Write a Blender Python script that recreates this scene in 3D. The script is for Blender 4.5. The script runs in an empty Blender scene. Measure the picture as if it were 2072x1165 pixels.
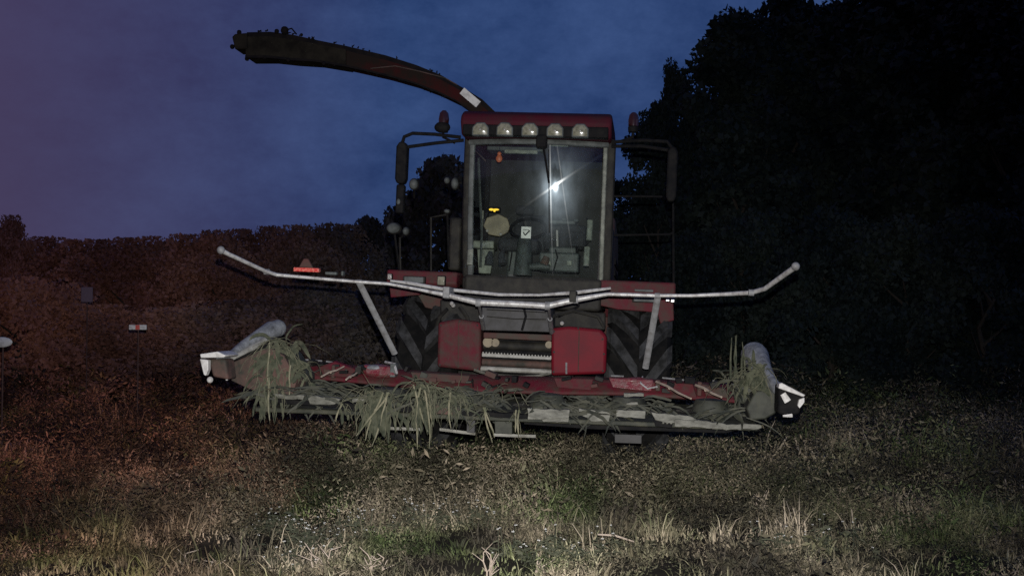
import bpy, bmesh, math, random
import numpy as np
from mathutils import Vector, Matrix, Euler

R = math.radians
scene = bpy.context.scene
COL = scene.collection

# ------------------------------------------------------------------ camera, sky, sun, lamp, exposure
EYE = Vector((0, 0, 1.6)); FPX = 2200.0; PITCH = R(1.77)
cam_d = bpy.data.cameras.new("camera"); cam = bpy.data.objects.new("camera", cam_d); COL.objects.link(cam)
cam.location = EYE; cam.rotation_euler = (R(90) + PITCH, 0, 0)
cam_d.sensor_width = 36.0; cam_d.lens = 36.0 * FPX / 2072.0; cam_d.clip_end = 2000
scene.camera = cam

w = bpy.data.worlds.new("World"); scene.world = w; w.use_nodes = True
nt = w.node_tree; N = nt.nodes; Lk = nt.links
for n in list(N): N.remove(n)
out = N.new('ShaderNodeOutputWorld'); bg = N.new('ShaderNodeBackground')
SUN_EL, SUN_ROT = R(1.0), R(285)
sky = N.new('ShaderNodeTexSky'); sky.sky_type = 'NISHITA'; sky.sun_disc = False
sky.sun_elevation = SUN_EL; sky.sun_rotation = SUN_ROT; sky.ozone_density = 3.0
tc = N.new('ShaderNodeTexCoord'); mp = N.new('ShaderNodeMapping'); mp.inputs['Scale'].default_value = (1, 1, 1.6)
Lk.new(tc.outputs['Generated'], mp.inputs['Vector'])
nz = N.new('ShaderNodeTexNoise'); nz.inputs['Scale'].default_value = 5.0; nz.inputs['Detail'].default_value = 9; nz.inputs['Roughness'].default_value = 0.70
Lk.new(mp.outputs[0], nz.inputs['Vector'])
cr = N.new('ShaderNodeValToRGB'); cr.color_ramp.elements[0].position = 0.34; cr.color_ramp.elements[1].position = 0.66
cr.color_ramp.elements[0].color = (0.0105, 0.029, 0.105, 1); cr.color_ramp.elements[1].color = (0.040, 0.077, 0.205, 1)
Lk.new(nz.outputs['Fac'], cr.inputs['Fac'])
# violet tint for the lens glare, mixed into the left of the sky
sep = N.new('ShaderNodeSeparateXYZ'); Lk.new(tc.outputs['Generated'], sep.inputs[0])
mr = N.new('ShaderNodeMapRange'); mr.inputs['From Min'].default_value = -0.10; mr.inputs['From Max'].default_value = -0.50
Lk.new(sep.outputs['X'], mr.inputs['Value'])
mx_ = N.new('ShaderNodeMix'); mx_.data_type = 'RGBA'
Lk.new(mr.outputs[0], mx_.inputs['Factor']); Lk.new(cr.outputs['Color'], mx_.inputs['A']); mx_.inputs['B'].default_value = (0.062, 0.041, 0.092, 1)
sk = N.new('ShaderNodeMix'); sk.data_type = 'RGBA'; sk.blend_type = 'ADD'; sk.inputs['Factor'].default_value = 0.006
Lk.new(mx_.outputs['Result'], sk.inputs['A']); Lk.new(sky.outputs[0], sk.inputs['B'])
Lk.new(sk.outputs['Result'], bg.inputs['Color']); bg.inputs['Strength'].default_value = 1.0
Lk.new(bg.outputs[0], out.inputs['Surface'])

sd = bpy.data.lights.new("sun", 'SUN'); sd.energy = 0.02; sd.angle = R(15); sd.color = (0.75, 0.6, 0.9)
so = bpy.data.objects.new("sun", sd); COL.objects.link(so); so.rotation_euler = (R(80), 0, R(75))

# the photographer's lamp: its reflection is the bright star in the windscreen
ld = bpy.data.lights.new("camera_flash", 'SPOT'); ld.energy = 3300; ld.spot_size = R(66); ld.spot_blend = 1.0
ld.shadow_soft_size = 0.012; ld.color = (1.0, 0.985, 0.965)
lo = bpy.data.objects.new("camera_flash", ld); COL.objects.link(lo); lo.location = (0.02, 0.0, 1.75)
lo.rotation_euler = (R(90 - 6.2), 0, R(2.0))

vs = scene.view_settings
scene.display_settings.display_device = 'sRGB'
vs.view_transform = 'Standard'; vs.look = 'None'; vs.exposure = 0.0; vs.gamma = 1.0; vs.use_curve_mapping = False
scene.cycles.max_bounces = 6; scene.cycles.transparent_max_bounces = 24
scene.cycles.use_denoising = False

# ------------------------------------------------------------------ surveying: photo directions -> points in the place
def ray(px, py):
    v = Vector(((px - 1036) / FPX, 1.0, (582.5 - py) / FPX))
    return Matrix.Rotation(PITCH, 3, 'X') @ v
def W(px, py, d):
    """world point seen in direction (px, py) at depth d"""
    return EYE + ray(px, py) * d
HM = Matrix.Translation((0.218, 11.7, 0)) @ Euler((0, R(2.5), R(-6.5))).to_matrix().to_4x4()
HI = HM.inverted()
def M(px, py, y):
    """point of the harvester's own frame (x right, y rearward, z up) on its plane y"""
    e = HI @ EYE; d = HI.to_3x3() @ ray(px, py)
    return e + d * ((y - e.y) / d.y)

# ------------------------------------------------------------------ materials
MATS = {}
def mat(name, c1, c2=None, rough=0.5, metal=0.0, scale=8.0, bump=0.0, lo=0.4, hi=0.65, spec=0.5, emit=None, coat=0.0, detail=6, stretch=None):
    m = bpy.data.materials.new(name); m.use_nodes = True; MATS[name] = m
    t = m.node_tree; b = t.nodes['Principled BSDF']
    b.inputs['Roughness'].default_value = rough; b.inputs['Metallic'].default_value = metal
    b.inputs['Specular IOR Level'].default_value = spec; b.inputs['Coat Weight'].default_value = coat; b.inputs['Coat Roughness'].default_value = 0.15
    if c2 is None: b.inputs['Base Color'].default_value = (*c1, 1)
    else:
        tcx = t.nodes.new('ShaderNodeTexCoord'); n = t.nodes.new('ShaderNodeTexNoise'); r = t.nodes.new('ShaderNodeValToRGB')
        n.inputs['Scale'].default_value = scale; n.inputs['Detail'].default_value = detail; n.inputs['Roughness'].default_value = 0.65
        src = tcx.outputs['Object']
        if stretch:
            q = t.nodes.new('ShaderNodeMapping'); q.inputs['Scale'].default_value = stretch; t.links.new(src, q.inputs[0]); src = q.outputs[0]
        t.links.new(src, n.inputs['Vector'])
        r.color_ramp.elements[0].position = lo; r.color_ramp.elements[1].position = hi
        r.color_ramp.elements[0].color = (*c1, 1); r.color_ramp.elements[1].color = (*c2, 1)
        t.links.new(n.outputs['Fac'], r.inputs['Fac']); t.links.new(r.outputs['Color'], b.inputs['Base Color'])
        if bump:
            bp = t.nodes.new('ShaderNodeBump'); bp.inputs['Strength'].default_value = bump; bp.inputs['Distance'].default_value = 0.02
            t.links.new(n.outputs['Fac'], bp.inputs['Height']); t.links.new(bp.outputs[0], b.inputs['Normal'])
    if emit:
        b.inputs['Emission Color'].default_value = (*emit[0], 1); b.inputs['Emission Strength'].default_value = emit[1]
    return m
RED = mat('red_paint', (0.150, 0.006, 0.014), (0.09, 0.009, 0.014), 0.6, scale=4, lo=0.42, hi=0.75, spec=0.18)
REDGL = mat('glossy_red_paint', (0.17, 0.014, 0.024), (0.17, 0.09, 0.082), 0.34, scale=22, lo=0.38, hi=0.66, coat=0.15, bump=0.6)
RED_DUST = mat('dusty_red_paint', (0.105, 0.009, 0.018), (0.060, 0.038, 0.030), 0.65, scale=9, lo=0.36, hi=0.66, bump=0.4, spec=0.2)
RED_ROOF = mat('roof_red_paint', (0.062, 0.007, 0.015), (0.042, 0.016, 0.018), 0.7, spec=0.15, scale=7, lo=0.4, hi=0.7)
RED_DIRT = mat('muddy_red_paint', (0.075, 0.028, 0.022), (0.055, 0.045, 0.032), 0.8, scale=9, bump=0.2)
SPOUTO = mat('spout_end_dirt', (0.030, 0.025, 0.018), (0.012, 0.010, 0.008), 0.9, spec=0.1, scale=6, lo=0.35, hi=0.65, bump=0.5)
SPOUTM = mat('spout_grime', (0.052, 0.010, 0.010), (0.022, 0.015, 0.012), 0.9, spec=0.1, scale=3.5, lo=0.35, hi=0.6, bump=0.3)
SPOUTD = mat('spout_black_edge', (0.010, 0.009, 0.010), (0.018, 0.014, 0.013), 0.9, spec=0.1, scale=9, bump=0.2)
SILVER = mat('galvanised_tube', (0.52, 0.51, 0.49), (0.19, 0.165, 0.15), 0.42, metal=0.2, scale=16, lo=0.44, hi=0.72, bump=0.2)
STRUT = mat('grey_painted_steel', (0.25, 0.25, 0.25), (0.15, 0.145, 0.14), 0.55, scale=20)
PALE = mat('polished_worn_steel', (0.36, 0.35, 0.31), (0.15, 0.14, 0.11), 0.5, scale=12, lo=0.38, hi=0.7)
WORN = mat('worn_pale_steel', (0.19, 0.185, 0.150), (0.055, 0.053, 0.038), 0.6, scale=11, lo=0.36, hi=0.66, bump=0.3, stretch=(1, 1, 2))
DARK = mat('black_frame', (0.006, 0.006, 0.007), (0.014, 0.013, 0.012), 0.75, spec=0.12, scale=12)
DARKG = mat('grimy_dark_steel', (0.012, 0.011, 0.010), (0.036, 0.033, 0.025), 0.7, spec=0.3, scale=8, lo=0.4, hi=0.7, bump=0.3)  # darkened further for the shade under the cab and between parts
GREYP = mat('grey_panel', (0.075, 0.073, 0.074), (0.042, 0.040, 0.036), 0.65, scale=7, spec=0.25, lo=0.38, hi=0.68, bump=0.15)
GREYL = mat('pale_grey_trim', (0.115, 0.125, 0.12), (0.055, 0.06, 0.056), 0.6, spec=0.3, scale=9)
DIVP = mat('divider_plastic', (0.25, 0.26, 0.27), (0.085, 0.085, 0.085), 0.5, scale=13, lo=0.40, hi=0.68, bump=0.4)
WHITE = mat('white_paint', (0.66, 0.64, 0.60), (0.36, 0.34, 0.31), 0.5, scale=20, lo=0.45, hi=0.7)
BROWNP = mat('rusty_brown_sheet', (0.11, 0.058, 0.045), (0.032, 0.030, 0.022), 0.8, scale=6, lo=0.38, hi=0.64, bump=0.35)
MOSSP = mat('crop_stained_sheet', (0.048, 0.050, 0.036), (0.016, 0.017, 0.011), 0.7, scale=9, bump=0.2)
RUBBER = mat('shaded_tyre_rubber', (0.006, 0.006, 0.006), (0.014, 0.013, 0.012), 0.9, spec=0.1, scale=10, bump=0.2)  # rubber painted darker for the shaded gaps between the lugs
LUGM = mat('lit_lug_rubber', (0.050, 0.050, 0.050), (0.014, 0.014, 0.013), 0.85, spec=0.15, scale=9, bump=0.2)  # same rubber painted paler for the lit lug faces
LAMP = mat('work_lamp_glass', (0.27, 0.26, 0.19), (0.13, 0.125, 0.085), 0.16, scale=26, spec=0.6)
LENSW = mat('clear_lens', (0.36, 0.34, 0.31), None, 0.15, spec=0.8)
ORANGE = mat('orange_plastic', (0.55, 0.14, 0.05), (0.4, 0.09, 0.03), 0.5, scale=20)
AMBERB = mat('amber_beacon', (0.028, 0.008, 0.006), None, 0.2, spec=0.9)
SEATM = mat('seat_cloth', (0.016, 0.017, 0.02), (0.03, 0.03, 0.034), 0.9, scale=30)
BEIGE = mat('beige_vinyl', (0.27, 0.22, 0.14), (0.16, 0.13, 0.085), 0.6, scale=10)
CABIN = mat('cabin_plastic', (0.060, 0.070, 0.064), (0.022, 0.024, 0.023), 0.6, scale=13, lo=0.36, hi=0.66, bump=0.2)
CABINL = mat('pale_cabin_plastic', (0.24, 0.25, 0.20), (0.08, 0.085, 0.07), 0.6, scale=13, lo=0.36, hi=0.66, bump=0.2)
CABIND = mat('dark_cabin_lining', (0.012, 0.012, 0.011), (0.022, 0.021, 0.019), 0.8, scale=6)
LITY = mat('lit_yellow_lamp', (0.8, 0.5, 0.05), None, 0.4, emit=((1.0, 0.62, 0.05), 1.1))
REFL = mat('red_reflector', (0.55, 0.03, 0.03), (0.75, 0.25, 0.18), 0.25, scale=60)
POSTM = mat('weathered_post', (0.10, 0.05, 0.038), (0.06, 0.032, 0.026), 0.9, scale=20)
BLUEB = mat('pale_bluish_board', (0.15, 0.10, 0.12), None, 0.6)
INK = mat('black_ink', (0.02, 0.02, 0.025), None, 0.6)
LEAFG = mat('maize_leaf_green', (0.030, 0.036, 0.022), (0.125, 0.125, 0.080), 0.75, spec=0.2, scale=9, lo=0.38, hi=0.72)
STALKM = mat('maize_stalk_pale', (0.27, 0.245, 0.16), (0.11, 0.115, 0.065), 0.55, scale=9)
STICKM = mat('dry_stick', (0.46, 0.37, 0.29), (0.30, 0.24, 0.18), 0.7, scale=12)
FIBREM = mat('torn_fibre', (0.13, 0.125, 0.08), (0.04, 0.043, 0.025), 0.7, spec=0.2, scale=7)
LITTERM = mat('crop_litter', (0.012, 0.015, 0.009), (0.065, 0.063, 0.040), 0.7, scale=7, lo=0.4, hi=0.66)
BARK = mat('bark', (0.035, 0.028, 0.022), (0.06, 0.05, 0.04), 0.9, scale=9, bump=0.4)
FLOWER = mat('white_petals', (0.50, 0.49, 0.46), None, 0.6)

SP = M(1112, 380, -0.85); SPOT = (SP.x, SP.z)
def glass_mat():
    m = bpy.data.materials.new('windscreen_glass'); m.use_nodes = True; t = m.node_tree
    for n in list(t.nodes): t.nodes.remove(n)
    o = t.nodes.new('ShaderNodeOutputMaterial'); tr = t.nodes.new('ShaderNodeBsdfTransparent'); tr.inputs['Color'].default_value = (0.93, 0.96, 0.94, 1)
    def gl(rough, aniso=0.0, rot=0.0, col=(1, 1, 1, 1)):
        g = t.nodes.new('ShaderNodeBsdfAnisotropic'); g.distribution = 'GGX'
        g.inputs['Roughness'].default_value = rough; g.inputs['Anisotropy'].default_value = aniso; g.inputs['Rotation'].default_value = rot
        g.inputs['Color'].default_value = col
        if aniso:
            tg = t.nodes.new('ShaderNodeTangent'); tg.direction_type = 'RADIAL'; tg.axis = 'Z'; t.links.new(tg.outputs[0], g.inputs['Tangent'])
        return g
    def mix(f, a, b):
        x = t.nodes.new('ShaderNodeMixShader')
        if isinstance(f, float): x.inputs[0].default_value = f
        else: t.links.new(f, x.inputs[0])
        t.links.new(a, x.inputs[1]); t.links.new(b, x.inputs[2]); return x.outputs[0]
    fr = t.nodes.new('ShaderNodeFresnel'); fr.inputs['IOR'].default_value = 1.45
    s = mix(fr.outputs[0], tr.outputs[0], gl(0.045, col=(0.8, 0.9, 1, 1)).outputs[0])
    # film of dust and wiper scratches
    n = t.nodes.new('ShaderNodeTexNoise'); n.inputs['Scale'].default_value = 3.5; n.inputs['Detail'].default_value = 8
    q = t.nodes.new('ShaderNodeMapping'); q.inputs['Scale'].default_value = (1.6, 1, 0.7); c = t.nodes.new('ShaderNodeTexCoord')
    t.links.new(c.outputs['Object'], q.inputs[0]); t.links.new(q.outputs[0], n.inputs['Vector'])
    mr = t.nodes.new('ShaderNodeMapRange'); mr.inputs['From Min'].default_value = 0.35; mr.inputs['From Max'].default_value = 0.7
    mr.inputs['To Min'].default_value = 0.002; mr.inputs['To Max'].default_value = 0.021; t.links.new(n.outputs['Fac'], mr.inputs['Value'])
    s = mix(mr.outputs[0], s, gl(0.28, col=(0.72, 0.86, 1, 1)).outputs[0])
    def smear(p0, ang, wid, peak, breakup):
        """a wiped streak of grease through p0 (object x, z), slanted by ang"""
        sx = t.nodes.new('ShaderNodeSeparateXYZ'); t.links.new(c.outputs['Object'], sx.inputs[0])
        def m_(op, a_, b_):
            k = t.nodes.new('ShaderNodeMath'); k.operation = op
            for i, v in enumerate((a_, b_)):
                if isinstance(v, (int, float)): k.inputs[i].default_value = v
                else: t.links.new(v, k.inputs[i])
            return k.outputs[0]
        u = m_('SUBTRACT', sx.outputs['X'], p0[0]); v = m_('SUBTRACT', sx.outputs['Z'], p0[1])
        dist = m_('ABSOLUTE', m_('SUBTRACT', m_('MULTIPLY', u, -math.sin(ang)), m_('MULTIPLY', v, -math.cos(ang))), 0)
        r_ = t.nodes.new('ShaderNodeMapRange'); r_.interpolation_type = 'SMOOTHSTEP'; r_.inputs['From Min'].default_value = wid; r_.inputs['From Max'].default_value = 0.0; t.links.new(dist, r_.inputs['Value'])
        n2 = t.nodes.new('ShaderNodeTexNoise'); n2.inputs['Scale'].default_value = breakup; t.links.new(c.outputs['Object'], n2.inputs['Vector'])
        return m_('MULTIPLY', m_('MULTIPLY', r_.outputs[0], n2.outputs['Fac']), peak)
    s = mix(smear(SPOT, R(36), 0.020, 0.045, 9.0), s, gl(0.22).outputs[0])
    s = mix(smear((SPOT[0]+0.005, SPOT[1]), R(93), 0.010, 0.07, 6.0), s, gl(0.34).outputs[0])
    s = mix(smear((SPOT[0]+0.13, SPOT[1]), R(100), 0.010, 0.03, 12.0), s, gl(0.4).outputs[0])
    df = t.nodes.new('ShaderNodeBsdfDiffuse'); df.inputs['Color'].default_value = (0.55, 0.55, 0.52, 1)
    mr2 = t.nodes.new('ShaderNodeMapRange'); mr2.inputs['From Min'].default_value = 0.4; mr2.inputs['From Max'].default_value = 0.75
    mr2.inputs['To Min'].default_value = 0.001; mr2.inputs['To Max'].default_value = 0.009; t.links.new(n.outputs['Fac'], mr2.inputs['Value'])
    s = mix(mr2.outputs[0], s, df.outputs[0])
    t.links.new(s, o.inputs['Surface']); return m
GLASS = glass_mat()

def leaf_mat(name, dark, mid, light, scale=0.9, glare_tint=None, rough=0.7, spec=0.2, green=None):
    """foliage colour by clump (noise in the place) and by leaf (a random number per leaf)"""
    m = bpy.data.materials.new(name); m.use_nodes = True; t = m.node_tree; b = t.nodes['Principled BSDF']
    b.inputs['Roughness'].default_value = rough; b.inputs['Specular IOR Level'].default_value = spec
    g = t.nodes.new('ShaderNodeNewGeometry'); n = t.nodes.new('ShaderNodeTexNoise'); n.inputs['Scale'].default_value = scale; n.inputs['Detail'].default_value = 4
    t.links.new(g.outputs['Position'], n.inputs['Vector'])
    a = t.nodes.new('ShaderNodeAttribute'); a.attribute_name = 'rnd'
    ma = t.nodes.new('ShaderNodeMath'); ma.operation = 'MULTIPLY_ADD'; ma.inputs[1].default_value = 0.5
    t.links.new(a.outputs['Fac'], ma.inputs[0])
    ms = t.nodes.new('ShaderNodeMath'); ms.operation = 'MULTIPLY_ADD'; ms.inputs[1].default_value = 2.5; ms.inputs[2].default_value = -1.0
    t.links.new(n.outputs['Fac'], ms.inputs[0]); t.links.new(ms.outputs[0], ma.inputs[2])
    r = t.nodes.new('ShaderNodeValToRGB'); e = r.color_ramp.elements
    e[0].position = 0.2; e[0].color = (*dark, 1); e[1].position = 0.9; e[1].color = (*light, 1)
    x = e.new(0.55); x.color = (*mid, 1)
    t.links.new(ma.outputs[0], r.inputs['Fac']); col = r.outputs['Color']
    if green:
        gn = t.nodes.new('ShaderNodeTexNoise'); gn.inputs['Scale'].default_value = 0.9; gn.inputs['Detail'].default_value = 3; t.links.new(g.outputs['Position'], gn.inputs['Vector'])
        gm = t.nodes.new('ShaderNodeMapRange'); gm.inputs['From Min'].default_value = 0.50; gm.inputs['From Max'].default_value = 0.64; gm.inputs['To Max'].default_value = 0.9; t.links.new(gn.outputs['Fac'], gm.inputs['Value'])
        gx_ = t.nodes.new('ShaderNodeMix'); gx_.data_type = 'RGBA'; gx_.blend_type = 'MULTIPLY'; t.links.new(gm.outputs[0], gx_.inputs['Factor'])
        t.links.new(col, gx_.inputs['A']); gx_.inputs['B'].default_value = (*green, 1); col = gx_.outputs['Result']
    if glare_tint:  # red lens glare painted into the plant colour towards the left
        s = t.nodes.new('ShaderNodeSeparateXYZ'); t.links.new(g.outputs['Position'], s.inputs[0])
        f = t.nodes.new('ShaderNodeMapRange'); f.inputs['From Min'].default_value = glare_tint[0]; f.inputs['From Max'].default_value = glare_tint[1]; f.inputs['To Max'].default_value = glare_tint[3]
        nn = t.nodes.new('ShaderNodeTexNoise'); nn.inputs['Scale'].default_value = 0.7; t.links.new(g.outputs['Position'], nn.inputs['Vector'])
        ad = t.nodes.new('ShaderNodeMath'); ad.operation = 'MULTIPLY_ADD'; ad.inputs[1].default_value = 4.0
        sb = t.nodes.new('ShaderNodeMath'); sb.operation = 'SUBTRACT'; sb.inputs[1].default_value = 2.0
        t.links.new(nn.outputs['Fac'], ad.inputs[0]); t.links.new(s.outputs['X'], ad.inputs[2]); t.links.new(ad.outputs[0], sb.inputs[0])
        t.links.new(sb.outputs[0], f.inputs['Value'])
        k = t.nodes.new('ShaderNodeMix'); k.data_type = 'RGBA'; k.blend_type = 'MIX'
        hs = t.nodes.new('ShaderNodeMix'); hs.data_type = 'RGBA'; hs.blend_type = 'MULTIPLY'; hs.inputs['Factor'].default_value = 1.0
        t.links.new(col, hs.inputs['A']); hs.inputs['B'].default_value = (*glare_tint[2], 1)
        t.links.new(f.outputs[0], k.inputs['Factor']); t.links.new(col, k.inputs['A']); t.links.new(hs.outputs['Result'], k.inputs['B']); col = k.outputs['Result']
    t.links.new(col, b.inputs['Base Color']); return m
GRASSM = leaf_mat('rough_grass', (0.060, 0.050, 0.036), (0.21, 0.18, 0.115), (0.56, 0.46, 0.33), 1.1, green=(0.50, 0.80, 0.42), glare_tint=(-1.7, -4.4, (1.2, 0.58, 0.46), 0.95))  # left part reddened to carry the lens glare
WEEDM = leaf_mat('broad_weeds', (0.027, 0.024, 0.017), (0.095, 0.086, 0.054), (0.32, 0.26, 0.18), 1.2, green=(0.50, 0.85, 0.42), glare_tint=(-1.6, -4.4, (1.6, 0.68, 0.55), 0.95))
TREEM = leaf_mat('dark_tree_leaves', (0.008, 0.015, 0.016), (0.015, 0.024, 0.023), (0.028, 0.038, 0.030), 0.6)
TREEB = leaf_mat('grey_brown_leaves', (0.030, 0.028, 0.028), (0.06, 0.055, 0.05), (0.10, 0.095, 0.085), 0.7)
HEDGEM = leaf_mat('glare_tinted_hedge_leaves', (0.060, 0.050, 0.045), (0.105, 0.086, 0.074), (0.15, 0.125, 0.098), 0.4, glare_tint=(-4.0, -10.0, (3.4, 1.6, 1.25), 1.0))  # hedge leaves are grey-brown; the red on the left is painted lens glare

# ------------------------------------------------------------------ mesh helpers
OFF = {}
class B:
    def __init__(s): s.v = []; s.f = []
    def add(s, vs_, fs_):
        o = len(s.v); s.v += [Vector(v) for v in vs_]; s.f += [tuple(i + o for i in f) for f in fs_]; return s
    def box(s, lo_, hi_, rot=None, piv=None):
        x0, y0, z0 = lo_; x1, y1, z1 = hi_
        vv = [Vector(p) for p in ((x0,y0,z0),(x1,y0,z0),(x1,y1,z0),(x0,y1,z0),(x0,y0,z1),(x1,y0,z1),(x1,y1,z1),(x0,y1,z1))]
        if rot is not None:
            c = Vector(piv) if piv is not None else (Vector(lo_) + Vector(hi_)) / 2
            vv = [c + rot @ (p - c) for p in vv]
        return s.add(vv, [(0,3,2,1),(4,5,6,7),(0,1,5,4),(1,2,6,5),(2,3,7,6),(3,0,4,7)])
    def tube(s, pts, r, n=10, cap=True, flat=1.0):
        pts = [Vector(p) for p in pts]; rs = r if isinstance(r, (list, tuple)) else [r] * len(pts)
        rings = []; prev = None
        for i, p in enumerate(pts):
            t = (pts[min(i + 1, len(pts) - 1)] - pts[max(i - 1, 0)]).normalized()
            if prev is None:
                a = Vector((0, 1, 0)) if abs(t.y) < 0.9 else Vector((1, 0, 0))
            else: a = prev
            a = (a - t * a.dot(t)).normalized(); prev = a; b = t.cross(a)
            rings.append([p + (a * math.cos(k * 2 * math.pi / n) * flat + b * math.sin(k * 2 * math.pi / n)) * rs[i] for k in range(n)])
        o = [v for rg in rings for v in rg]; f = []
        for i in range(len(rings) - 1):
            for k in range(n): f.append((i*n+k, i*n+(k+1)%n, (i+1)*n+(k+1)%n, (i+1)*n+k))
        if cap: f.append(tuple(reversed(range(n)))); f.append(tuple(range((len(rings)-1)*n, len(rings)*n)))
        return s.add(o, f)
    def prism(s, poly, a, b, axis='y'):
        """polygon of (u, v) pushed from a to b along axis"""
        def P(u, v, w_): return {'y': (u, w_, v), 'x': (w_, u, v), 'z': (u, v, w_)}[axis]
        n = len(poly); vv = [P(u, v, a) for u, v in poly] + [P(u, v, b) for u, v in poly]
        return s.add(vv, [tuple(range(n)), tuple(reversed(range(n, 2*n)))] + [(i, i+n, (i+1)%n+n, (i+1)%n) for i in range(n)])
    def lathe(s, prof, c, axis='x', n=32):
        c = Vector(c); vv = []
        for (r_, h) in prof:
            for k in range(n):
                a = 2*math.pi*k/n; u, v = r_*math.cos(a), r_*math.sin(a)
                vv.append(c + Vector({'x': (h, u, v), 'y': (u, h, v), 'z': (u, v, h)}[axis]))
        f = []
        for i in range(len(prof)-1):
            for k in range(n): f.append((i*n+k, i*n+(k+1)%n, (i+1)*n+(k+1)%n, (i+1)*n+k))
        f.append(tuple(range(n))); f.append(tuple(range((len(prof)-1)*n, len(prof)*n)))
        return s.add(vv, f)
    def ball(s, c, r, n=14, m=9):
        rx, ry, rz = r if isinstance(r, (tuple, list)) else (r, r, r); c = Vector(c); vv = []; f = []
        for i in range(m+1):
            t = math.pi*i/m
            for k in range(n):
                p = 2*math.pi*k/n; vv.append(c + Vector((rx*math.sin(t)*math.cos(p), ry*math.sin(t)*math.sin(p), rz*math.cos(t))))
        for i in range(m):
            for k in range(n): f.append((i*n+k, (i+1)*n+k, (i+1)*n+(k+1)%n, i*n+(k+1)%n))
        return s.add(vv, f)
    def build(s, name, m, parent=None, bevel=0.0, smooth=True, label=None):
        off = OFF.get(parent.name, Vector()) if parent is not None else Vector()
        me = bpy.data.meshes.new(name); me.from_pydata([tuple(v - off) for v in s.v], [], s.f)
        bm = bmesh.new(); bm.from_mesh(me); bmesh.ops.remove_doubles(bm, verts=bm.verts, dist=1e-6)
        bmesh.ops.recalc_face_normals(bm, faces=bm.faces); bm.to_mesh(me); bm.free()
        me.materials.append(m)
        o = bpy.data.objects.new(name, me); COL.objects.link(o)
        if parent is not None: o.parent = parent; OFF[o.name] = off
        if bevel:
            md = o.modifiers.new('bevel', 'BEVEL'); md.width = bevel; md.segments = 3; md.limit_method = 'ANGLE'; md.angle_limit = R(35)
        if smooth:
            for p in me.polygons: p.use_smooth = True
            me.set_sharp_from_angle(angle=R(40))
        if label: o['label'] = label
        return o
def tag(o, label=None, cat=None, group=None, kind=None):
    for k, v in (('label', label), ('category', cat), ('group', group), ('kind', kind)):
        if v: o[k] = v
    return o
def empty(name, matrix, label, cat, group=None):
    o = bpy.data.objects.new(name, None); COL.objects.link(o); o.empty_display_size = 0.2
    if isinstance(matrix, Matrix): o.matrix_world = matrix
    else: o.location = matrix
    return tag(o, label, cat, group)
def np_mesh(name, V, F, m, rnd=None, parent=None):
    V = np.asarray(V, dtype=np.float32); F = np.asarray(F, dtype=np.int32); k = F.shape[1]
    me = bpy.data.meshes.new(name); me.vertices.add(len(V)); me.vertices.foreach_set('co', V.ravel())
    me.loops.add(F.size); me.loops.foreach_set('vertex_index', F.ravel())
    me.polygons.add(len(F)); me.polygons.foreach_set('loop_start', np.arange(0, F.size, k, dtype=np.int32))
    me.update(calc_edges=True)
    if rnd is not None:
        a = me.attributes.new('rnd', 'FLOAT', 'POINT'); a.data.foreach_set('value', np.asarray(rnd, dtype=np.float32))
    me.materials.append(m)
    o = bpy.data.objects.new(name, me); COL.objects.link(o)
    if parent is not None: o.parent = parent
    return o

# ------------------------------------------------------------------ the ground
def gh(x, y):
    """height of the field"""
    return 0.75*(0.06*np.sin(x*0.9+1.3)*np.cos(y*0.7) + 0.05*np.sin(x*2.3+y*1.7)*np.cos(y*2.9-x*0.6) + 0.035*np.sin(x*4.1-y*3.3+0.5)*np.cos(x*2.2+y*4.3)) * np.clip((np.hypot(x-0.2, (y-12.5)*0.6)-0.6)/3, 0.25, 1)
def axis_steps(a, b, near, step): 
    fine = np.arange(-near, near, step); far = np.geomspace(near, b, 22); farn = -np.geomspace(near, -a, 22)[::-1]
    return np.unique(np.concatenate([farn, fine, far]))
gx = axis_steps(-600, 600, 16, 0.2); gy = axis_steps(-600, 900, 16, 0.2) + 8
X, Y = np.meshgrid(gx, gy); Z = gh(X, Y)
nx, ny = len(gx), len(gy); idx = np.arange(nx*ny).reshape(ny, nx)
GF = np.stack([idx[:-1,:-1].ravel(), idx[:-1,1:].ravel(), idx[1:,1:].ravel(), idx[1:,:-1].ravel()], 1)
SOIL = leaf_mat('field_soil', (0.030, 0.026, 0.020), (0.06, 0.052, 0.036), (0.11, 0.095, 0.068), 1.6, glare_tint=(-2.0, -5.0, (2.2, 1.0, 0.9), 0.9), rough=0.95, spec=0.05)  # soil takes the painted red glare on the left too
tag(np_mesh('ground', np.stack([X.ravel(), Y.ravel(), Z.ravel()], 1), GF, SOIL), kind='structure')

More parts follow.
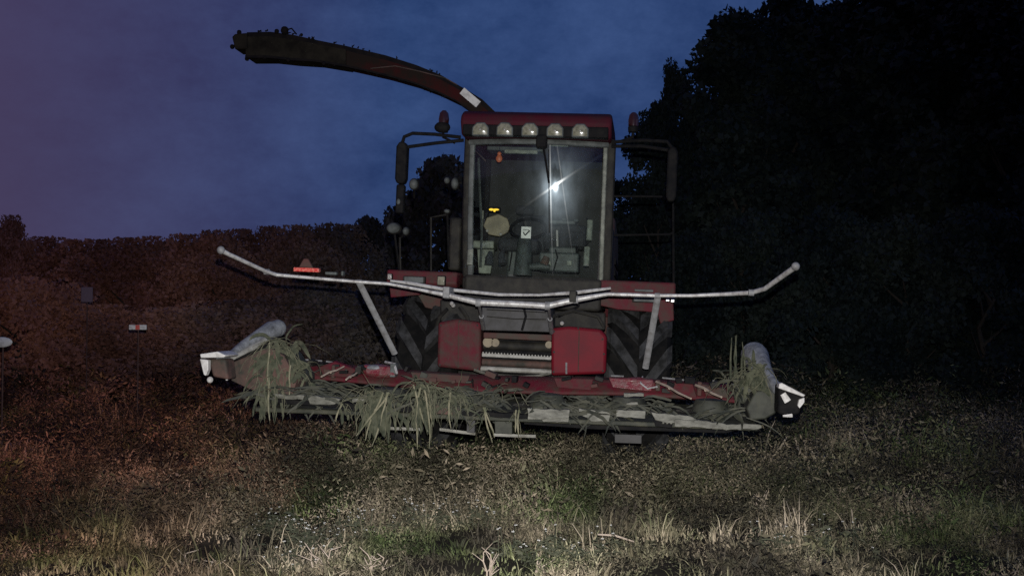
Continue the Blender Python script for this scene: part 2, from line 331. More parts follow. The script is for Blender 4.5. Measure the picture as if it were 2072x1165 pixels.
rng = np.random.default_rng(4)
def patch(x, y, s=0):
    return 0.5 + 0.25*(np.sin(1.9*x+s)*np.cos(1.6*y-s) + np.sin(3.7*x-1.1*y+2*s)*0.6 + np.sin(0.8*y+2.9*x+s*3)*0.4)
def blades(n, y0, y1, hmin, hmax, wid, seed, lean=0.5, power=1.0, per=22, spread=0.055):
    """grass in tufts: per blades to a tuft, arching outwards from its heart"""
    r = np.random.default_rng(seed); nt_ = n//per
    ty = y0 + (y1-y0)*r.random(nt_)**power; tx = (r.random(nt_)*2-1)*(ty*0.54+0.8)
    keep = r.random(nt_) < np.clip(patch(tx, ty, 1.0)*2.0-0.35, 0.06, 1); tx, ty = tx[keep], ty[keep]; nt_ = len(tx); n = nt_*per
    sc = spread*(0.5+r.random(nt_)*1.2); th = (hmin+(hmax-hmin)*r.random(nt_)**1.5)*(0.5+0.8*np.clip(patch(tx, ty, 2.2), 0, 1)); tr_ = r.random(nt_)
    ox, oy = r.normal(size=n)*np.repeat(sc, per), r.normal(size=n)*np.repeat(sc, per)
    x, y = np.repeat(tx, per)+ox, np.repeat(ty, per)+oy; h = np.repeat(th, per)*(0.35+0.65*r.random(n))
    a = np.arctan2(oy, ox)+r.normal(size=n)*0.9; ln = lean*h*(0.15+r.random(n)); wa = r.random(n)*np.pi; ww = wid*(0.5+r.random(n))
    z = gh(x, y)-0.01; base = np.stack([x, y, z], 1); one = np.stack([np.cos(a), np.sin(a), np.zeros(n)], 1)
    dx = np.stack([np.cos(wa)*ww, np.sin(wa)*ww, np.zeros(n)], 1); up = np.stack([np.zeros(n), np.zeros(n), h], 1); ld_ = one*ln[:, None]
    droop = (0.55+0.5*r.random((n, 1)))
    rows = [(0, 0, 1.0), (0.16, 0.42, 0.95), (0.48, 0.78, 0.7), (1.0, None, 0.12)]
    P = []
    for f, u, w_ in rows:
        c = base+ld_*f+up*(u if u is not None else droop); P += [c-dx*w_, c+dx*w_]
    V = np.stack(P, 1).reshape(-1, 3); i = np.arange(n)[:, None]*8
    F = np.concatenate([i+np.array([[k, k+1, k+3, k+2]]) for k in (0, 2, 4)])
    return V, F, np.repeat(np.clip(0.6*np.repeat(tr_, per)+0.4*r.random(n), 0, 1), 8)
def join(parts):
    Vs, Fs, Rs, o = [], [], [], 0
    for V, F, r in parts: Vs.append(V); Fs.append(F+o); Rs.append(r); o += len(V)
    return np.concatenate(Vs), np.concatenate(Fs), np.concatenate(Rs)
V, F, rr = join([blades(80000, 4.6, 12.0, 0.05, 0.22, 0.0045, 11, 1.1, 1.3), blades(30000, 4.4, 8.0, 0.04, 0.14, 0.0035, 15, 1.2, 1.0, 16, 0.10), blades(5000, 5.2, 11.0, 0.15, 0.36, 0.0035, 12, 0.7, per=6), blades(22000, 7.8, 11.2, 0.10, 0.42, 0.0045, 14, 0.8), blades(30000, 11.0, 30.0, 0.12, 0.55, 0.009, 13, 0.8, 1.3, 16, 0.13)])
tag(np_mesh('grass', V, F, GRASSM, rr), kind='stuff')
def leaf_scatter(x, y, h, n_per, size, seed, asp=0.30):
    """weeds: narrow leaves that leave the heart of each plant outwards and upwards"""
    r = np.random.default_rng(seed); n = len(x)*n_per; hh = np.repeat(h, n_per); sp_ = 0.05+0.35*hh
    o = r.normal(size=(n, 2))*sp_[:, None]*0.6; cx = np.repeat(x, n_per)+o[:, 0]; cy = np.repeat(y, n_per)+o[:, 1]; cz = gh(cx, cy)+hh*r.random(n)**0.7
    q = np.stack([o[:, 0], o[:, 1], sp_*(0.5*r.normal(size=n)+0.35)], 1)+r.normal(size=(n, 3))*sp_[:, None]*0.35; q /= np.linalg.norm(q, axis=1)[:, None]
    u = np.cross(q, r.normal(size=(n, 3))); u /= np.linalg.norm(u, axis=1)[:, None]; s = size*(0.4+1.2*r.random(n)**1.5)[:, None]
    c = np.stack([cx, cy, cz], 1); k = np.cross(q, u)
    V = np.stack([c-q*s, c+u*s*asp+k*s*0.1, c+q*s-k*s*0.2, c-u*s*asp+k*s*0.1], 1).reshape(-1, 3)
    return V, np.arange(n*4).reshape(-1, 4), np.repeat(np.clip(0.6*np.repeat(r.random(len(x)), n_per)+0.4*r.random(n), 0, 1), 4)
def spots(n, y0, y1, pw, cut, sd):
    y = y0+(y1-y0)*rng.random(n)**pw; x = (rng.random(n)*2-1)*(y*0.54+0.6); k = patch(x, y, sd) > cut; return x[k], y[k]
Q = []
for (n, y0, y1, pw, cut, sd, h0, h1, npl, sz) in ((2600, 4.6, 9.5, 1.1, 0.36, 4.0, 0.04, 0.18, 50, 0.012), (400, 5.2, 9.5, 1.0, 0.62, 1.3, 0.06, 0.26, 30, 0.028), (2300, 8.0, 11.5, 0.9, 0.15, 2.1, 0.08, 0.46, 80, 0.013), (160, 8.2, 11.5, 0.8, 0.3, 0.6, 0.2, 0.55, 36, 0.034), (1400, 11.0, 18, 1.0, 0.2, 3.3, 0.25, 0.65, 80, 0.022), (1100, 17, 30, 1.0, 0.15, 5.3, 0.4, 0.9, 60, 0.045)):
    x_, y_ = spots(n, y0, y1, pw, cut, sd); Q.append(leaf_scatter(x_, y_, h0+(h1-h0)*rng.random(len(x_))**1.6, npl, sz, 21+len(Q)))
ux = rng.uniform(-2.2, 2.6, 260); uy = rng.uniform(9.3, 10.6, 260); Q.append(leaf_scatter(ux, uy, rng.uniform(0.28, 0.52, 260), 120, 0.016, 55))
V, F, rr = join(Q)
tag(np_mesh('ground_cover_weeds', V, F, WEEDM, rr), kind='stuff')

# ------------------------------------------------------------------ the harvester
H = empty('forage_harvester', HM, 'red self-propelled forage harvester with glazed cab and long curved spout, facing the viewer', 'harvester')
MIR = lambda x: x

# -- running gear
def tyre(cx, rad, wid, c, name, parent, nl=14):
    hub = B().lathe([(0.10, -wid*0.20), (0.16, -wid*0.20), (0.16, wid*0.20), (0.10, wid*0.20)], c, 'x', 20).build(name, DARKG, parent)
    hw = wid/2; rr_ = rad*0.915
    prof = [(rad*0.56, -hw*0.86), (rad*0.70, -hw), (rr_*0.93, -hw*0.98), (rr_*0.985, -hw*0.86), (rr_, -hw*0.4), (rr_, hw*0.4), (rr_*0.985, hw*0.86), (rr_*0.93, hw*0.98), (rad*0.70, hw), (rad*0.56, hw*0.86)]
    t = B(); n = 48; cc = Vector(c); vv = []; f = []
    for (r_, h) in prof:
        for k in range(n):
            a = 2*math.pi*k/n; vv.append(cc+Vector((h, r_*math.cos(a), r_*math.sin(a))))
    for i in range(len(prof)):
        j = (i+1) % len(prof)
        for k in range(n): f.append((i*n+k, i*n+(k+1)%n, j*n+(k+1)%n, j*n+k))
    t.add(vv, f); t.build('tyre', RUBBER, hub)
    lg = B()
    for sgn in (-1, 1):
        for k in range(nl):
            a0 = 2*math.pi*(k+(0.5 if sgn > 0 else 0))/nl
            secs = []
            for u in (0.02, 0.3, 0.6, 0.85, 1.0):
                ang = a0 + 0.50*u; th = 0.092*(1+0.35*u); ro = rad*(1.0 if u < 0.9 else 0.955); ri = rr_*0.97 if u < 0.9 else rr_*0.92
                x = sgn*u*hw*1.01
                secs.append([(x, ang-th, ri), (x, ang-th*0.8, ro), (x, ang+th*0.8, ro), (x, ang+th, ri)])
            vv = [cc+Vector((x, -r_*math.sin(a)*-1 if False else r_*math.sin(a), r_*math.cos(a))) for sc in secs for (x, a, r_) in sc]
            # ang measured from the top towards the rear; the front tread shows the bars running down to the middle
            f = [(0,1,2,3)]
            for i in range(4): f += [(i*4+q, i*4+(q+1)%4, (i+1)*4+(q+1)%4, (i+1)*4+q) for q in range(4)]
            f.append((16,17,18,19)); lg.add(vv, f)
    lg.build('tread', LUGM, hub, smooth=False)
    B().lathe([(0.16, -wid*0.30), (rad*0.50, -wid*0.24), (rad*0.57, -wid*0.40), (rad*0.585, -wid*0.40), (rad*0.585, wid*0.40), (rad*0.57, wid*0.40), (rad*0.50, wid*0.24), (0.16, wid*0.30)], c, 'x', 40).build('rim', GREYP, hub)
    return hub
xr0, xr1 = M(1226, 690, -0.9).x, M(1361, 690, -0.9).x
xl0 = M(793, 690, -0.9).x; TW = xr1-xr0; RAD = 0.95
tyre(0, RAD, TW, ((xr0+xr1)/2, 0, RAD-0.03), 'front_wheel', H)
tyre(0, RAD, TW, (xl0+TW/2, 0, RAD-0.03), 'front_wheel', H)
CX = (xl0+xr1)/2
for sx in (-1, 1): tyre(0, 0.62, 0.5, (CX+sx*0.95, 3.2, 0.60), 'rear_wheel', H, 14)
B().box((xl0+TW*0.6, -0.16, 0.72), (xr1-TW*0.6, 0.16, 1.05)).build('front_axle', DARKG, H, 0.03)
B().box((CX-0.9, 3.1, 0.5), (CX+0.9, 3.3, 0.7)).build('rear_axle', DARKG, H, 0.02)
B().box((CX-0.42, -0.5, 0.85), (CX+0.42, 4.3, 1.35)).build('chassis', DARKG, H, 0.03)

# -- engine body behind the cab
eb = B().prism([(1.05, 1.25), (1.05, 2.6), (1.5, 2.9), (3.6, 2.85), (4.6, 2.45), (4.75, 1.5), (4.4, 1.25)], CX-0.74, CX+0.74, 'x').build('engine_body', RED_DIRT, H, 0.06)
for sx in (-1, 1):
    g = B()
    for k in range(7): g.box((CX+sx*0.745-0.012, 1.8, 1.5+k*0.14), (CX+sx*0.745+0.012, 3.6, 1.57+k*0.14))
    g.build('air_grille', DARK, eb)
B().tube([(CX+0.5, 2.6, 2.8), (CX+0.5, 2.6, 3.25), (CX+0.5, 2.72, 3.38)], 0.06).build('exhaust_pipe', DARKG, H)

# -- front mudguards
def mg(px0, px1, py0, py1, side):
    a, b_ = M(px0, py0, -0.62), M(px1, py1, -0.62); zt = max(a.z, M(px1, py0, -0.62).z)*0.5+min(a.z, M(px1, py0, -0.62).z)*0.5
    zb = M((px0+px1)/2, py1, -0.62).z
    return a.x, b_.x, zb, zt
x0, x1, zb, zt = mg(784, 925, 548, 580, -1)
ml = B().prism([(-0.62, zb), (-0.66, zb+0.04), (-0.64, zt), (0.75, zt+0.02), (0.95, zt-0.35), (0.85, zt-0.37), (0.65, zt-0.13), (-0.4, zt-0.13), (-0.45, zb)], x0, x1, 'x')
ml = ml.build('mudguard', RED_DUST, H, 0.02)
a = M(786, 572, -0.66); b_ = M(838, 604, -0.66)
B().prism([(a.x, a.z+0.02), (b_.x+0.2, a.z-0.01), (b_.x+0.05, b_.z+0.04), (a.x+0.03, b_.z)], -0.66, -0.60).build('side_flap', RED_DUST, ml, 0.01)
B().prism([(M(835, 580, -0.5).x, M(835, 580, -0.5).z), (M(932, 588, -0.5).x, M(932, 588, -0.5).z), (M(935, 640, -0.5).x, M(935, 640, -0.5).z), (M(860, 622, -0.5).x, M(860, 622, -0.5).z)], -0.5, -0.44).build('inner_panel', RED_DIRT, ml, 0.01)
def lampbox(px, py, wpx, hpx, y, name, m, parent, d=0.05, lens=True):
    c = M(px, py, y); sx, sz = wpx/190/2, hpx/190/2  # lamp half-sizes in metres
    o = B().box((c.x-sx, y-d*0.3, c.z-sz), (c.x+sx, y+d, c.z+sz)).build(name, DARKG if lens else m, parent, 0.008)
    if lens: B().box((c.x-sx*0.86, y-d*0.3-0.006, c.z-sz*0.8), (c.x+sx*0.86, y-d*0.3+0.002, c.z+sz*0.8)).build('lens', m, o, 0.004)
    return o
lampbox(789, 560, 9, 13, -0.70, 'marker_lamp', LENSW, ml)
lampbox(838, 566, 44, 14, -0.70, 'headlamp', GREYL, ml)
lampbox(893, 568, 16, 20, -0.70, 'marker_lamp', LAMP, ml)
x0, x1, zb, zt = mg(1212, 1366, 569, 604, 1)
mr_ = B().prism([(-0.62, zb), (-0.66, zb+0.04), (-0.64, zt), (0.75, zt+0.02), (0.95, zt-0.35), (0.85, zt-0.37), (0.65, zt-0.13), (-0.4, zt-0.13), (-0.45, zb)], x0, x1, 'x').build('mudguard', RED_DUST, H, 0.02)
pl = [M(*p, -0.58) for p in ((1195, 600), (1362, 600), (1364, 648), (1336, 655), (1330, 632), (1250, 626), (1200, 615))]
B().prism([(p.x, p.z) for p in pl], -0.58, -0.50).build('side_flap', RED_DUST, mr_, 0.01)
lampbox(1304, 603, 46, 17, -0.70, 'headlamp', GREYL, mr_)
lampbox(1303, 588, 36, 5, -0.67, 'marker_lamp', GREYL, mr_, lens=False)
lampbox(1351, 604, 8, 13, -0.70, 'marker_lamp', LENSW, mr_)
lampbox(1361, 606, 8, 13, -0.70, 'marker_lamp', LENSW, mr_)

# -- cab
YF = -0.75
ztop = M(1080, 277, YF).z; zbot = M(1080, 556, YF).z
xcl, xcr = M(938, 420, YF).x, M(1229, 420, YF).x; xc = (xcl+xcr)/2; hwid = (xcr-xcl)/2
floor_ = B().prism([(xcl+0.03, YF+0.05), (xcr-0.03, YF+0.05), (xcr-0.02, 0.9), (xcl+0.02, 0.9)], zbot-0.34, zbot-0.02, 'z').build('cab_floor', DARKG, H, 0.03)
TILT = math.tan(R(6.75)); RG = 2.0; RV = 4.0; XG = 0.045
def gpt(u, z, dy=0.0, rg=RG):
    x = u*hwid; a = (x-XG)/rg; q = z-SP.z
    return Vector((xc+XG+rg*math.sin(a), YF+rg*(1-math.cos(a))-(z-zbot-0.6)*TILT+q*q/(2*RV)+dy, z))
sh = B(); nu, nv = 28, 20
for dy in (0.0, 0.008):
    for j in range(nv+1):
        for i in range(nu+1): sh.v.append(gpt((-1+2*i/nu)*(0.90+0.02*j/nv), zbot+0.005+(ztop-zbot-0.02)*j/nv, dy))
P1 = (nu+1)*(nv+1)
for j in range(nv):
    for i in range(nu):
        q = (j*(nu+1)+i, j*(nu+1)+i+1, (j+1)*(nu+1)+i+1, (j+1)*(nu+1)+i); sh.f.append(q); sh.f.append(tuple(P1+k for k in reversed(q)))
for i in range(nu):
    sh.f.append((i, i+1, P1+i+1, P1+i)); k = nv*(nu+1)+i; sh.f.append((k, k+1, P1+k+1, P1+k))
for j in range(nv):
    k = j*(nu+1); sh.f.append((k, k+nu+1, P1+k+nu+1, P1+k)); k += nu; sh.f.append((k, k+nu+1, P1+k+nu+1, P1+k))
ws = sh.build('windscreen', GLASS, H)
for sx, mt in ((-1, GREYL), (1, CABINL)):
    p = B(); q = []
    pts = [gpt(sx*0.955, zbot-0.02+(ztop-zbot+0.03)*k/8, 0.02) for k in range(9)]
    p.tube(pts, 0.030 if sx < 0 else 0.022, 8, flat=0.7); p.build('front_pillar', mt, H)
    s2 = B()     # curved side glass frame strip
    pts = [gpt(sx*1.03, zbot-0.02+(ztop-zbot+0.03)*k/8, 0.10) for k in range(9)]
    s2.tube(pts, 0.05, 8, flat=0.8); s2.build('door_edge', DARKG, H)
    B().box((xc+sx*(hwid-0.02)-0.03, 0.75, zbot), (xc+sx*(hwid-0.02)+0.03, 0.85, ztop)).build('rear_pillar', DARK, H, 0.01)
    gz = B().box((xc+sx*(hwid+0.01)-0.004, YF+0.35, zbot+0.06), (xc+sx*(hwid+0.01)+0.004, 0.74, ztop-0.06)); gz.build('side_window', GLASS, H)
B().box((xc-hwid+0.05, 0.78, zbot), (xc+hwid-0.05, 0.82, ztop)).build('cab_rear_wall', CABIND, H)
# roof
a, b_ = M(931, 246, YF-0.25), M(1238, 250, YF-0.25); zr0, zr1 = M(1084, 277, YF-0.25).z, M(1084, 223, YF-0.25).z
yr = YF-0.25; hr = zr1-zr0
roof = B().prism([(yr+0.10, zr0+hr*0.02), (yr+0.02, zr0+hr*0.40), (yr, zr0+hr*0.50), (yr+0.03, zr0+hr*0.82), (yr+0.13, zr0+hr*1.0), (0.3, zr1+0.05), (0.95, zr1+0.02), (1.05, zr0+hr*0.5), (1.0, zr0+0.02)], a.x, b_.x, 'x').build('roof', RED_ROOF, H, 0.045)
lb = B().box((a.x+0.03, yr-0.005, zr0+0.005), (b_.x-0.03, yr+0.12, zr0+hr*0.42)).build('lamp_recess', DARK, roof, 0.012)
for px, py in ((972, 262), (1021, 262), (1072, 263), (1123, 264), (1174, 265)):
    c = M(px, py, yr-0.03); s = 0.084; h = 0.062
    wl = B().prism([(c.x-s, c.z-h), (c.x+s, c.z-h), (c.x+s, c.z+h*0.35), (c.x+s*0.5, c.z+h*1.15), (c.x-s*0.5, c.z+h*1.15), (c.x-s, c.z+h*0.35)], yr-0.035, yr+0.05).build('work_lamp', GREYL, H, 0.012)
    s *= 0.86; h *= 0.84
    ln = B(); ring = [(c.x-s, c.z-h), (c.x+s, c.z-h), (c.x+s, c.z+h*0.35), (c.x+s*0.5, c.z+h*1.1), (c.x-s*0.5, c.z+h*1.1), (c.x-s, c.z+h*0.35)]
    n = 6; vv = [(x, yr-0.034, z) for x, z in ring]+[(c.x+(x-c.x)*0.6, yr-0.046, c.z+(z-c.z)*0.6) for x, z in ring]+[(c.x, yr-0.049, c.z)]
    ln.add(vv, [(i, (i+1)%n, (i+1)%n+n, i+n) for i in range(n)]+[(i+n, (i+1)%n+n, 12) for i in range(n)]); ln.build('lens', LAMP, wl)
    B().ball((c.x, yr-0.044, c.z-h*0.1), (0.012, 0.012, 0.012), 10, 6).build('bulb', LENSW, wl)
vz = M(1084, 284, YF-0.18).z
B().tube([gpt(-0.99+1.98*k/14, vz, -0.035) for k in range(15)], 0.028, 8).build('visor_rail', GREYL, H)
# wiper
wz = M(1112, 300, YF-0.3)
wp = B().tube([gpt((M(1098, 283, YF).x-xc)/hwid, ztop-0.03, -0.05), gpt((M(1106, 330, YF).x-xc)/hwid, M(1106, 330, YF).z, -0.035), gpt((M(1112, 372, YF).x-xc)/hwid, M(1112, 372, YF).z, -0.03)], 0.012, 6).build('wiper_arm', DARK, H)
B().tube([gpt((M(1112, 300, YF).x-xc)/hwid, M(1112, 305, YF).z, -0.022), gpt((M(1111, 470, YF).x-xc)/hwid, M(1111, 470, YF).z, -0.02)], 0.006, 6).build('blade', DARKG, wp)
B().box((M(1086, 272, yr).x, YF-0.31, M(1086, 300, yr).z), (M(1108, 272, yr).x, YF-0.20, M(1086, 274, yr).z)).build('wiper_motor', DARK, H, 0.02)

# -- cab inside
def ib(px0, py0, px1, py1, y, d, name, m, bev=0.02, rot=None):
    p, q = M(px0, py1, y), M(px1, py0, y)
    o = B(); o.box((p.x, y, p.z), (q.x, y+d, q.z), rot); return o.build(name, m, H, bev)
st = ib(1046, 436, 1110, 510, 0.12, 0.14, 'driver_seat', SEATM, 0.05)
B().box((M(1046, 0, 0.1).x-0.04, -0.32, zbot+0.26), (M(1110, 0, 0.1).x+0.04, 0.2, zbot+0.40)).build('seat_cushion', SEATM, st, 0.05)
B().box((M(1056, 0, 0.1).x, -0.2, zbot-0.02), (M(1100, 0, 0.1).x, 0.15, zbot+0.27)).build('seat_base', CABIN, st, 0.02)
B().box((M(1060, 0, 0.1).x, 0.14, M(1060, 434, 0.12).z), (M(1098, 0, 0.1).x, 0.24, M(1060, 415, 0.12).z)).build('headrest', SEATM, st, 0.04)
cl = M(1058, 520, -0.42)
sc_ = B().tube([(cl.x, -0.36, zbot), (cl.x, -0.34, M(1058, 490, -0.4).z), (cl.x+0.01, -0.2, M(1060, 462, -0.4).z)], [0.10, 0.075, 0.05], 12).build('steering_column', CABIN, H)
wc = Vector((cl.x+0.02, -0.17, M(1062, 462, -0.2).z)); rot = Matrix.Rotation(R(-52), 3, 'X')
rg = [wc+rot@Vector((0.19*math.cos(t), 0, 0.19*math.sin(t))) for t in np.linspace(0, 2*math.pi, 25)]
B().tube(rg, 0.016, 8, cap=False).build('steering_wheel', DARK, sc_)
ib(1054, 459, 1075, 482, -0.46, 0.012, 'sticker', WHITE, 0.002).name = 'instruction_sticker'
stk = bpy.data.objects['instruction_sticker']
g = B(); c = M(1064.5, 471, -0.463)
for (u0, v0, u1, v1) in ((-0.030, 0.004, -0.008, -0.026), (-0.008, -0.026, 0.036, 0.024)):
    g.tube([(c.x+u0, -0.463, c.z+v0), (c.x+u1, -0.463, c.z+v1)], 0.007, 6)
g.box((c.x-0.034, -0.465, c.z+0.03), (c.x+0.03, -0.462, c.z+0.036)); g.build('tick_mark', INK, stk)
c = M(1005, 456, 0.05)
B().prism([(c.x+0.145*math.cos(t)*1.02, c.z+0.125*math.sin(t)) for t in [R(-8), R(38), R(85), R(140), R(185), R(235), R(285), R(325)]], 0.05, 0.13).build('passenger_seat', BEIGE, H, 0.008)
p = bpy.data.objects['passenger_seat']; OFF[p.name] = Vector()
B().box((M(985, 0, 0).x, -0.25, M(985, 500, 0).z-0.03), (M(1027, 0, 0).x, 0.1, M(985, 490, 0).z)).build('seat_cushion', CABINL, p, 0.02)
B().prism([(M(988, 0, 0).x, M(985, 496, 0).z), (M(1024, 0, 0).x, M(985, 496, 0).z), (M(1018, 0, 0).x, zbot+0.02), (M(994, 0, 0).x, zbot+0.02)], -0.05, 0.05).build('seat_base', CABINL, p, 0.01)
B().tube([(M(998, 0, 0).x, -0.1, M(998, 490, 0).z), (M(998, 0, 0).x, -0.08, M(998, 428, 0).z)], 0.012, 6).build('seat_post', CABINL, p)
for px, py in ((986, 467), (1013, 474)): B().ball(M(px, py, -0.02), 0.018, 8, 6).build('seat_knob', LENSW, p)
c = M(1000, 424, -0.1)
lp = B().box((c.x-0.065, -0.10, c.z-0.025), (c.x+0.065, -0.03, c.z+0.03)).build('interior_lamp', DARK, H, 0.01)
B().ball((c.x-0.030, -0.108, c.z-0.002), (0.026, 0.012, 0.013), 12, 7).ball((c.x+0.020, -0.108, c.z-0.001), (0.034, 0.012, 0.011), 12, 7).ball((c.x+0.004, -0.106, c.z-0.016), (0.012, 0.01, 0.012), 10, 6).build('lit_bulb', LITY, lp)
B().box((c.x-0.01, -0.05, c.z+0.02), (c.x+0.01, -0.04, c.z+0.1)).build('bracket', DARKG, lp)
ar = ib(1130, 456, 1186, 502, -0.05, 0.35, 'control_console', SEATM, 0.03)
B().box((M(1130, 0, 0).x, -0.05, M(1150, 455, 0).z), (M(1184, 0, 0).x, 0.2, M(1150, 446, 0).z)).build('armrest', CABIN, ar, 0.015)
B().tube([M(1128, 500, -0.1), M(1127, 466, -0.1)], 0.012, 8).build('lever', LENSW, ar)
for px, py in ((1142, 444), (1166, 446)): B().ball(M(px, py, -0.05), (0.03, 0.03, 0.02), 8, 6).build('switch', GREYL, ar)
ib(1090, 512, 1172, 548, -0.35, 0.3, 'pedal_box', CABIN, 0.02)
ib(1110, 500, 1168, 516, -0.15, 0.3, 'side_console', CABIN, 0.02)
for px in (1110, 1152): B().box(tuple(M(px-5, 537, -0.4)-Vector((0, 0.02, 0))), tuple(M(px+5, 530, -0.4)+Vector((0, 0.02, 0.01)))).build('pedal', CABINL, H, 0.004)
for px, t0, t1 in ((1192, 446, 486), (1186, 500, 538), (950, 502, 536)):
    B().tube([M(px, t1, -0.55), M(px+2, t0, -0.5)], 0.03, 8, flat=0.6).build('grab_handle', CABINL, H)
ib(985, 298, 1100, 304, -0.4, 0.25, 'headliner', CABIN, 0.01)
ib(1020, 304, 1088, 310, -0.45, 0.05, 'roof_console', CABINL, 0.008)
ib(1112, 290, 1150, 296, -0.5, 0.05, 'mirror_bar', CABINL, 0.008)
c = M(1010, 318, -0.45)
af = B().ball((c.x, -0.45, c.z-0.015), (0.034, 0.02, 0.042), 10, 8).ball((c.x, -0.45, c.z+0.035), (0.022, 0.018, 0.022), 10, 8)
af = af.build('air_freshener', ORANGE, None); tag(af, 'small orange air freshener hanging inside the cab behind the windscreen', 'air freshener'); af.matrix_world = HM
B().tube([(c.x, -0.45, c.z+0.05), (c.x, -0.45, M(1010, 298, -0.45).z)], 0.003, 5).build('string', DARK, af)

for pts, r0, m_ in ((((989, 536, -0.42), (990, 522, -0.42), (993, 508, -0.42)), (0.05, 0.045, 0.02), SEATM), (((1017, 534, -0.4), (1014, 518, -0.38), (1020, 500, -0.36)), (0.05, 0.035, 0.015), SEATM), (((1100, 536, -0.5), (1106, 520, -0.48)), (0.05, 0.035), BROWNP), (((1072, 540, -0.5), (1090, 538, -0.5), (1112, 541, -0.5)), (0.03, 0.045, 0.03), CABIN)):
    B().tube([M(*k) for k in pts], list(r0), 9).build('cab_clutter', m_, H)  # two dark bottles first, then other clutter shapes in the cab
for px, w_ in ((1046, 10), (1110, 12)): B().tube([M(px, 505, 0.08), M(px+(2 if px < 1080 else -2), 470, 0.10), M(px+(8 if px < 1080 else -8), 442, 0.12)], [0.05, 0.06, 0.045], 9).build('seat_bolster', SEATM, st)
B().tube([M(1060, 440, 0.1), M(1068, 470, 0.02), M(1064, 500, -0.1)], 0.012, 6, flat=0.4).build('seat_belt', GREYP, st)
mo = B().box(tuple(M(1150, 498, -0.3)), tuple(M(1182, 470, -0.3)+Vector((0, 0.04, 0)))).build('monitor', SEATM, H, 0.012)
B().tube([M(1166, 498, -0.28), M(1170, 530, -0.2)], 0.014, 6).build('stand', DARK, mo)
B().tube([M(972, 540, -0.3), M(975, 470, -0.3), M(968, 320, -0.35)], 0.014, 6).build('cab_handrail', CABIN, H)
for pts in (((1120, 548, -0.45), (1128, 520, -0.4), (1124, 505, -0.3)), ((1030, 548, -0.4), (1036, 510, -0.3), (1034, 480, -0.1)), ((1175, 505, -0.4), (1190, 490, -0.4), (1188, 440, -0.35))): B().tube([M(*k) for k in pts], 0.008, 5).build('cable', DARK, H)
# -- mirrors, beacons, rails
def mirror(parent_name, pts_arm, pts_arm2, box, m, y):
    mo = B(); p, q = M(box[0], box[3], y), M(box[2], box[1], y)
    mo.prism([(p.x+0.02, p.z), (q.x-0.02, p.z), (q.x, p.z+0.05), (q.x, q.z-0.05), (q.x-0.03, q.z), (p.x+0.03, q.z), (p.x, q.z-0.05), (p.x, p.z+0.05)], y-0.05, y+0.09)
    o = mo.build(parent_name, m, H, 0.02)
    for pt in (pts_arm, pts_arm2):
        if pt: B().tube([M(*k) for k in pt], 0.018, 8).build('arm', DARK, o)
    return o
ml_ = mirror('wing_mirror', [(932, 278, -0.7), (880, 272, -0.8), (835, 270, -0.88), (818, 277, -0.9), (814, 290, -0.9)], [(938, 284, -0.7), (880, 290, -0.8), (822, 298, -0.9)], (800, 288, 826, 372), DARK, -0.9)
p, q = M(801, 432, -0.88), M(820, 374, -0.88)
B().box((p.x, -0.93, p.z), (q.x, -0.82, q.z)).build('lower_mirror', DARK, ml_, 0.02)
B().ball(M(806, 408, -0.95), (0.02, 0.01, 0.03), 8, 6).build('lens', GREYL, ml_)
mirror('wing_mirror', [(1238, 288, -0.7), (1300, 284, -0.8), (1350, 287, -0.88), (1360, 300, -0.9)], [(1238, 296, -0.7), (1300, 296, -0.8), (1352, 304, -0.9)], (1347, 298, 1372, 408), DARK, -0.9)
def beacon(px, pyb, pyt, y):
    b0, t0 = M(px, pyb, y), M(px, pyt, y); h = t0.z-b0.z
    bs = B().lathe([(0.05, 0), (0.055, h*0.25), (0.045, h*0.3)], b0, 'z', 16).build('beacon', DARK, H)
    B().lathe([(0.052, h*0.3), (0.055, h*0.6), (0.045, h*0.88), (0.02, h)], b0, 'z', 16).build('amber_dome', AMBERB, bs)
    B().tube([b0+Vector((0, 0, 0.01)), b0+Vector((0, 0, -0.05)), b0+Vector((0.12 if px < 1000 else -0.16, 0.05, -0.1))], 0.015, 6).build('bracket', DARK, bs)
beacon(897, 268, 224, -0.6); beacon(1281, 268, 228, -0.4)
B().ball(M(895, 258, -0.62), (0.085, 0.06, 0.06), 12, 8).build('beacon_base', DARK, H)
def wlamp(px, py, wpx, hpx, y, stem=None):
    c = M(px, py, y); o = B().ball(c, (wpx/370, 0.06, hpx/370), 14, 8).build('side_lamp', DARKG, H)
    B().ball(c+Vector((0, -0.025, 0)), (wpx/370*0.85, 0.05, hpx/370*0.85), 14, 8).build('lens', GREYL, o)
    if stem: B().tube([c, M(*stem)], 0.012, 6).build('bracket', DARK, o)
wlamp(838, 373, 20, 24, -0.5, (838, 400, -0.3)); wlamp(905, 366, 13, 15, -0.3); wlamp(921, 372, 17, 26, -0.3, (935, 370, -0.3))
wlamp(797, 462, 32, 24, -0.3, (808, 546, -0.2)); wlamp(822, 468, 15, 18, -0.3, (812, 480, -0.25)); wlamp(905, 428, 14, 10, -0.2, (908, 540, -0.1))
p, q = M(1207, 590, -0.25), M(1241, 452, -0.25)
sp = B().prism([(p.x, p.z), (q.x, p.z), (q.x, q.z-0.04), (q.x-0.06, q.z), (p.x+0.05, q.z), (p.x, q.z-0.1)], -0.25, 0.35).build('side_step_panel', GREYP, H, 0.015)
p, q = M(905, 546, 0.0), M(934, 440, 0.0)
B().box((p.x, 0.0, p.z), (q.x, 0.5, q.z)).build('side_tank', DARKG, H, 0.03)
for pts in (((1240, 397, 0.2), (1340, 398, 0.2)), ((1240, 476, 0.2), (1355, 474, 0.2), (1362, 470, 0.2))):
    B().tube([M(*k) for k in pts], 0.012, 6).build('handrail', DARK, H)
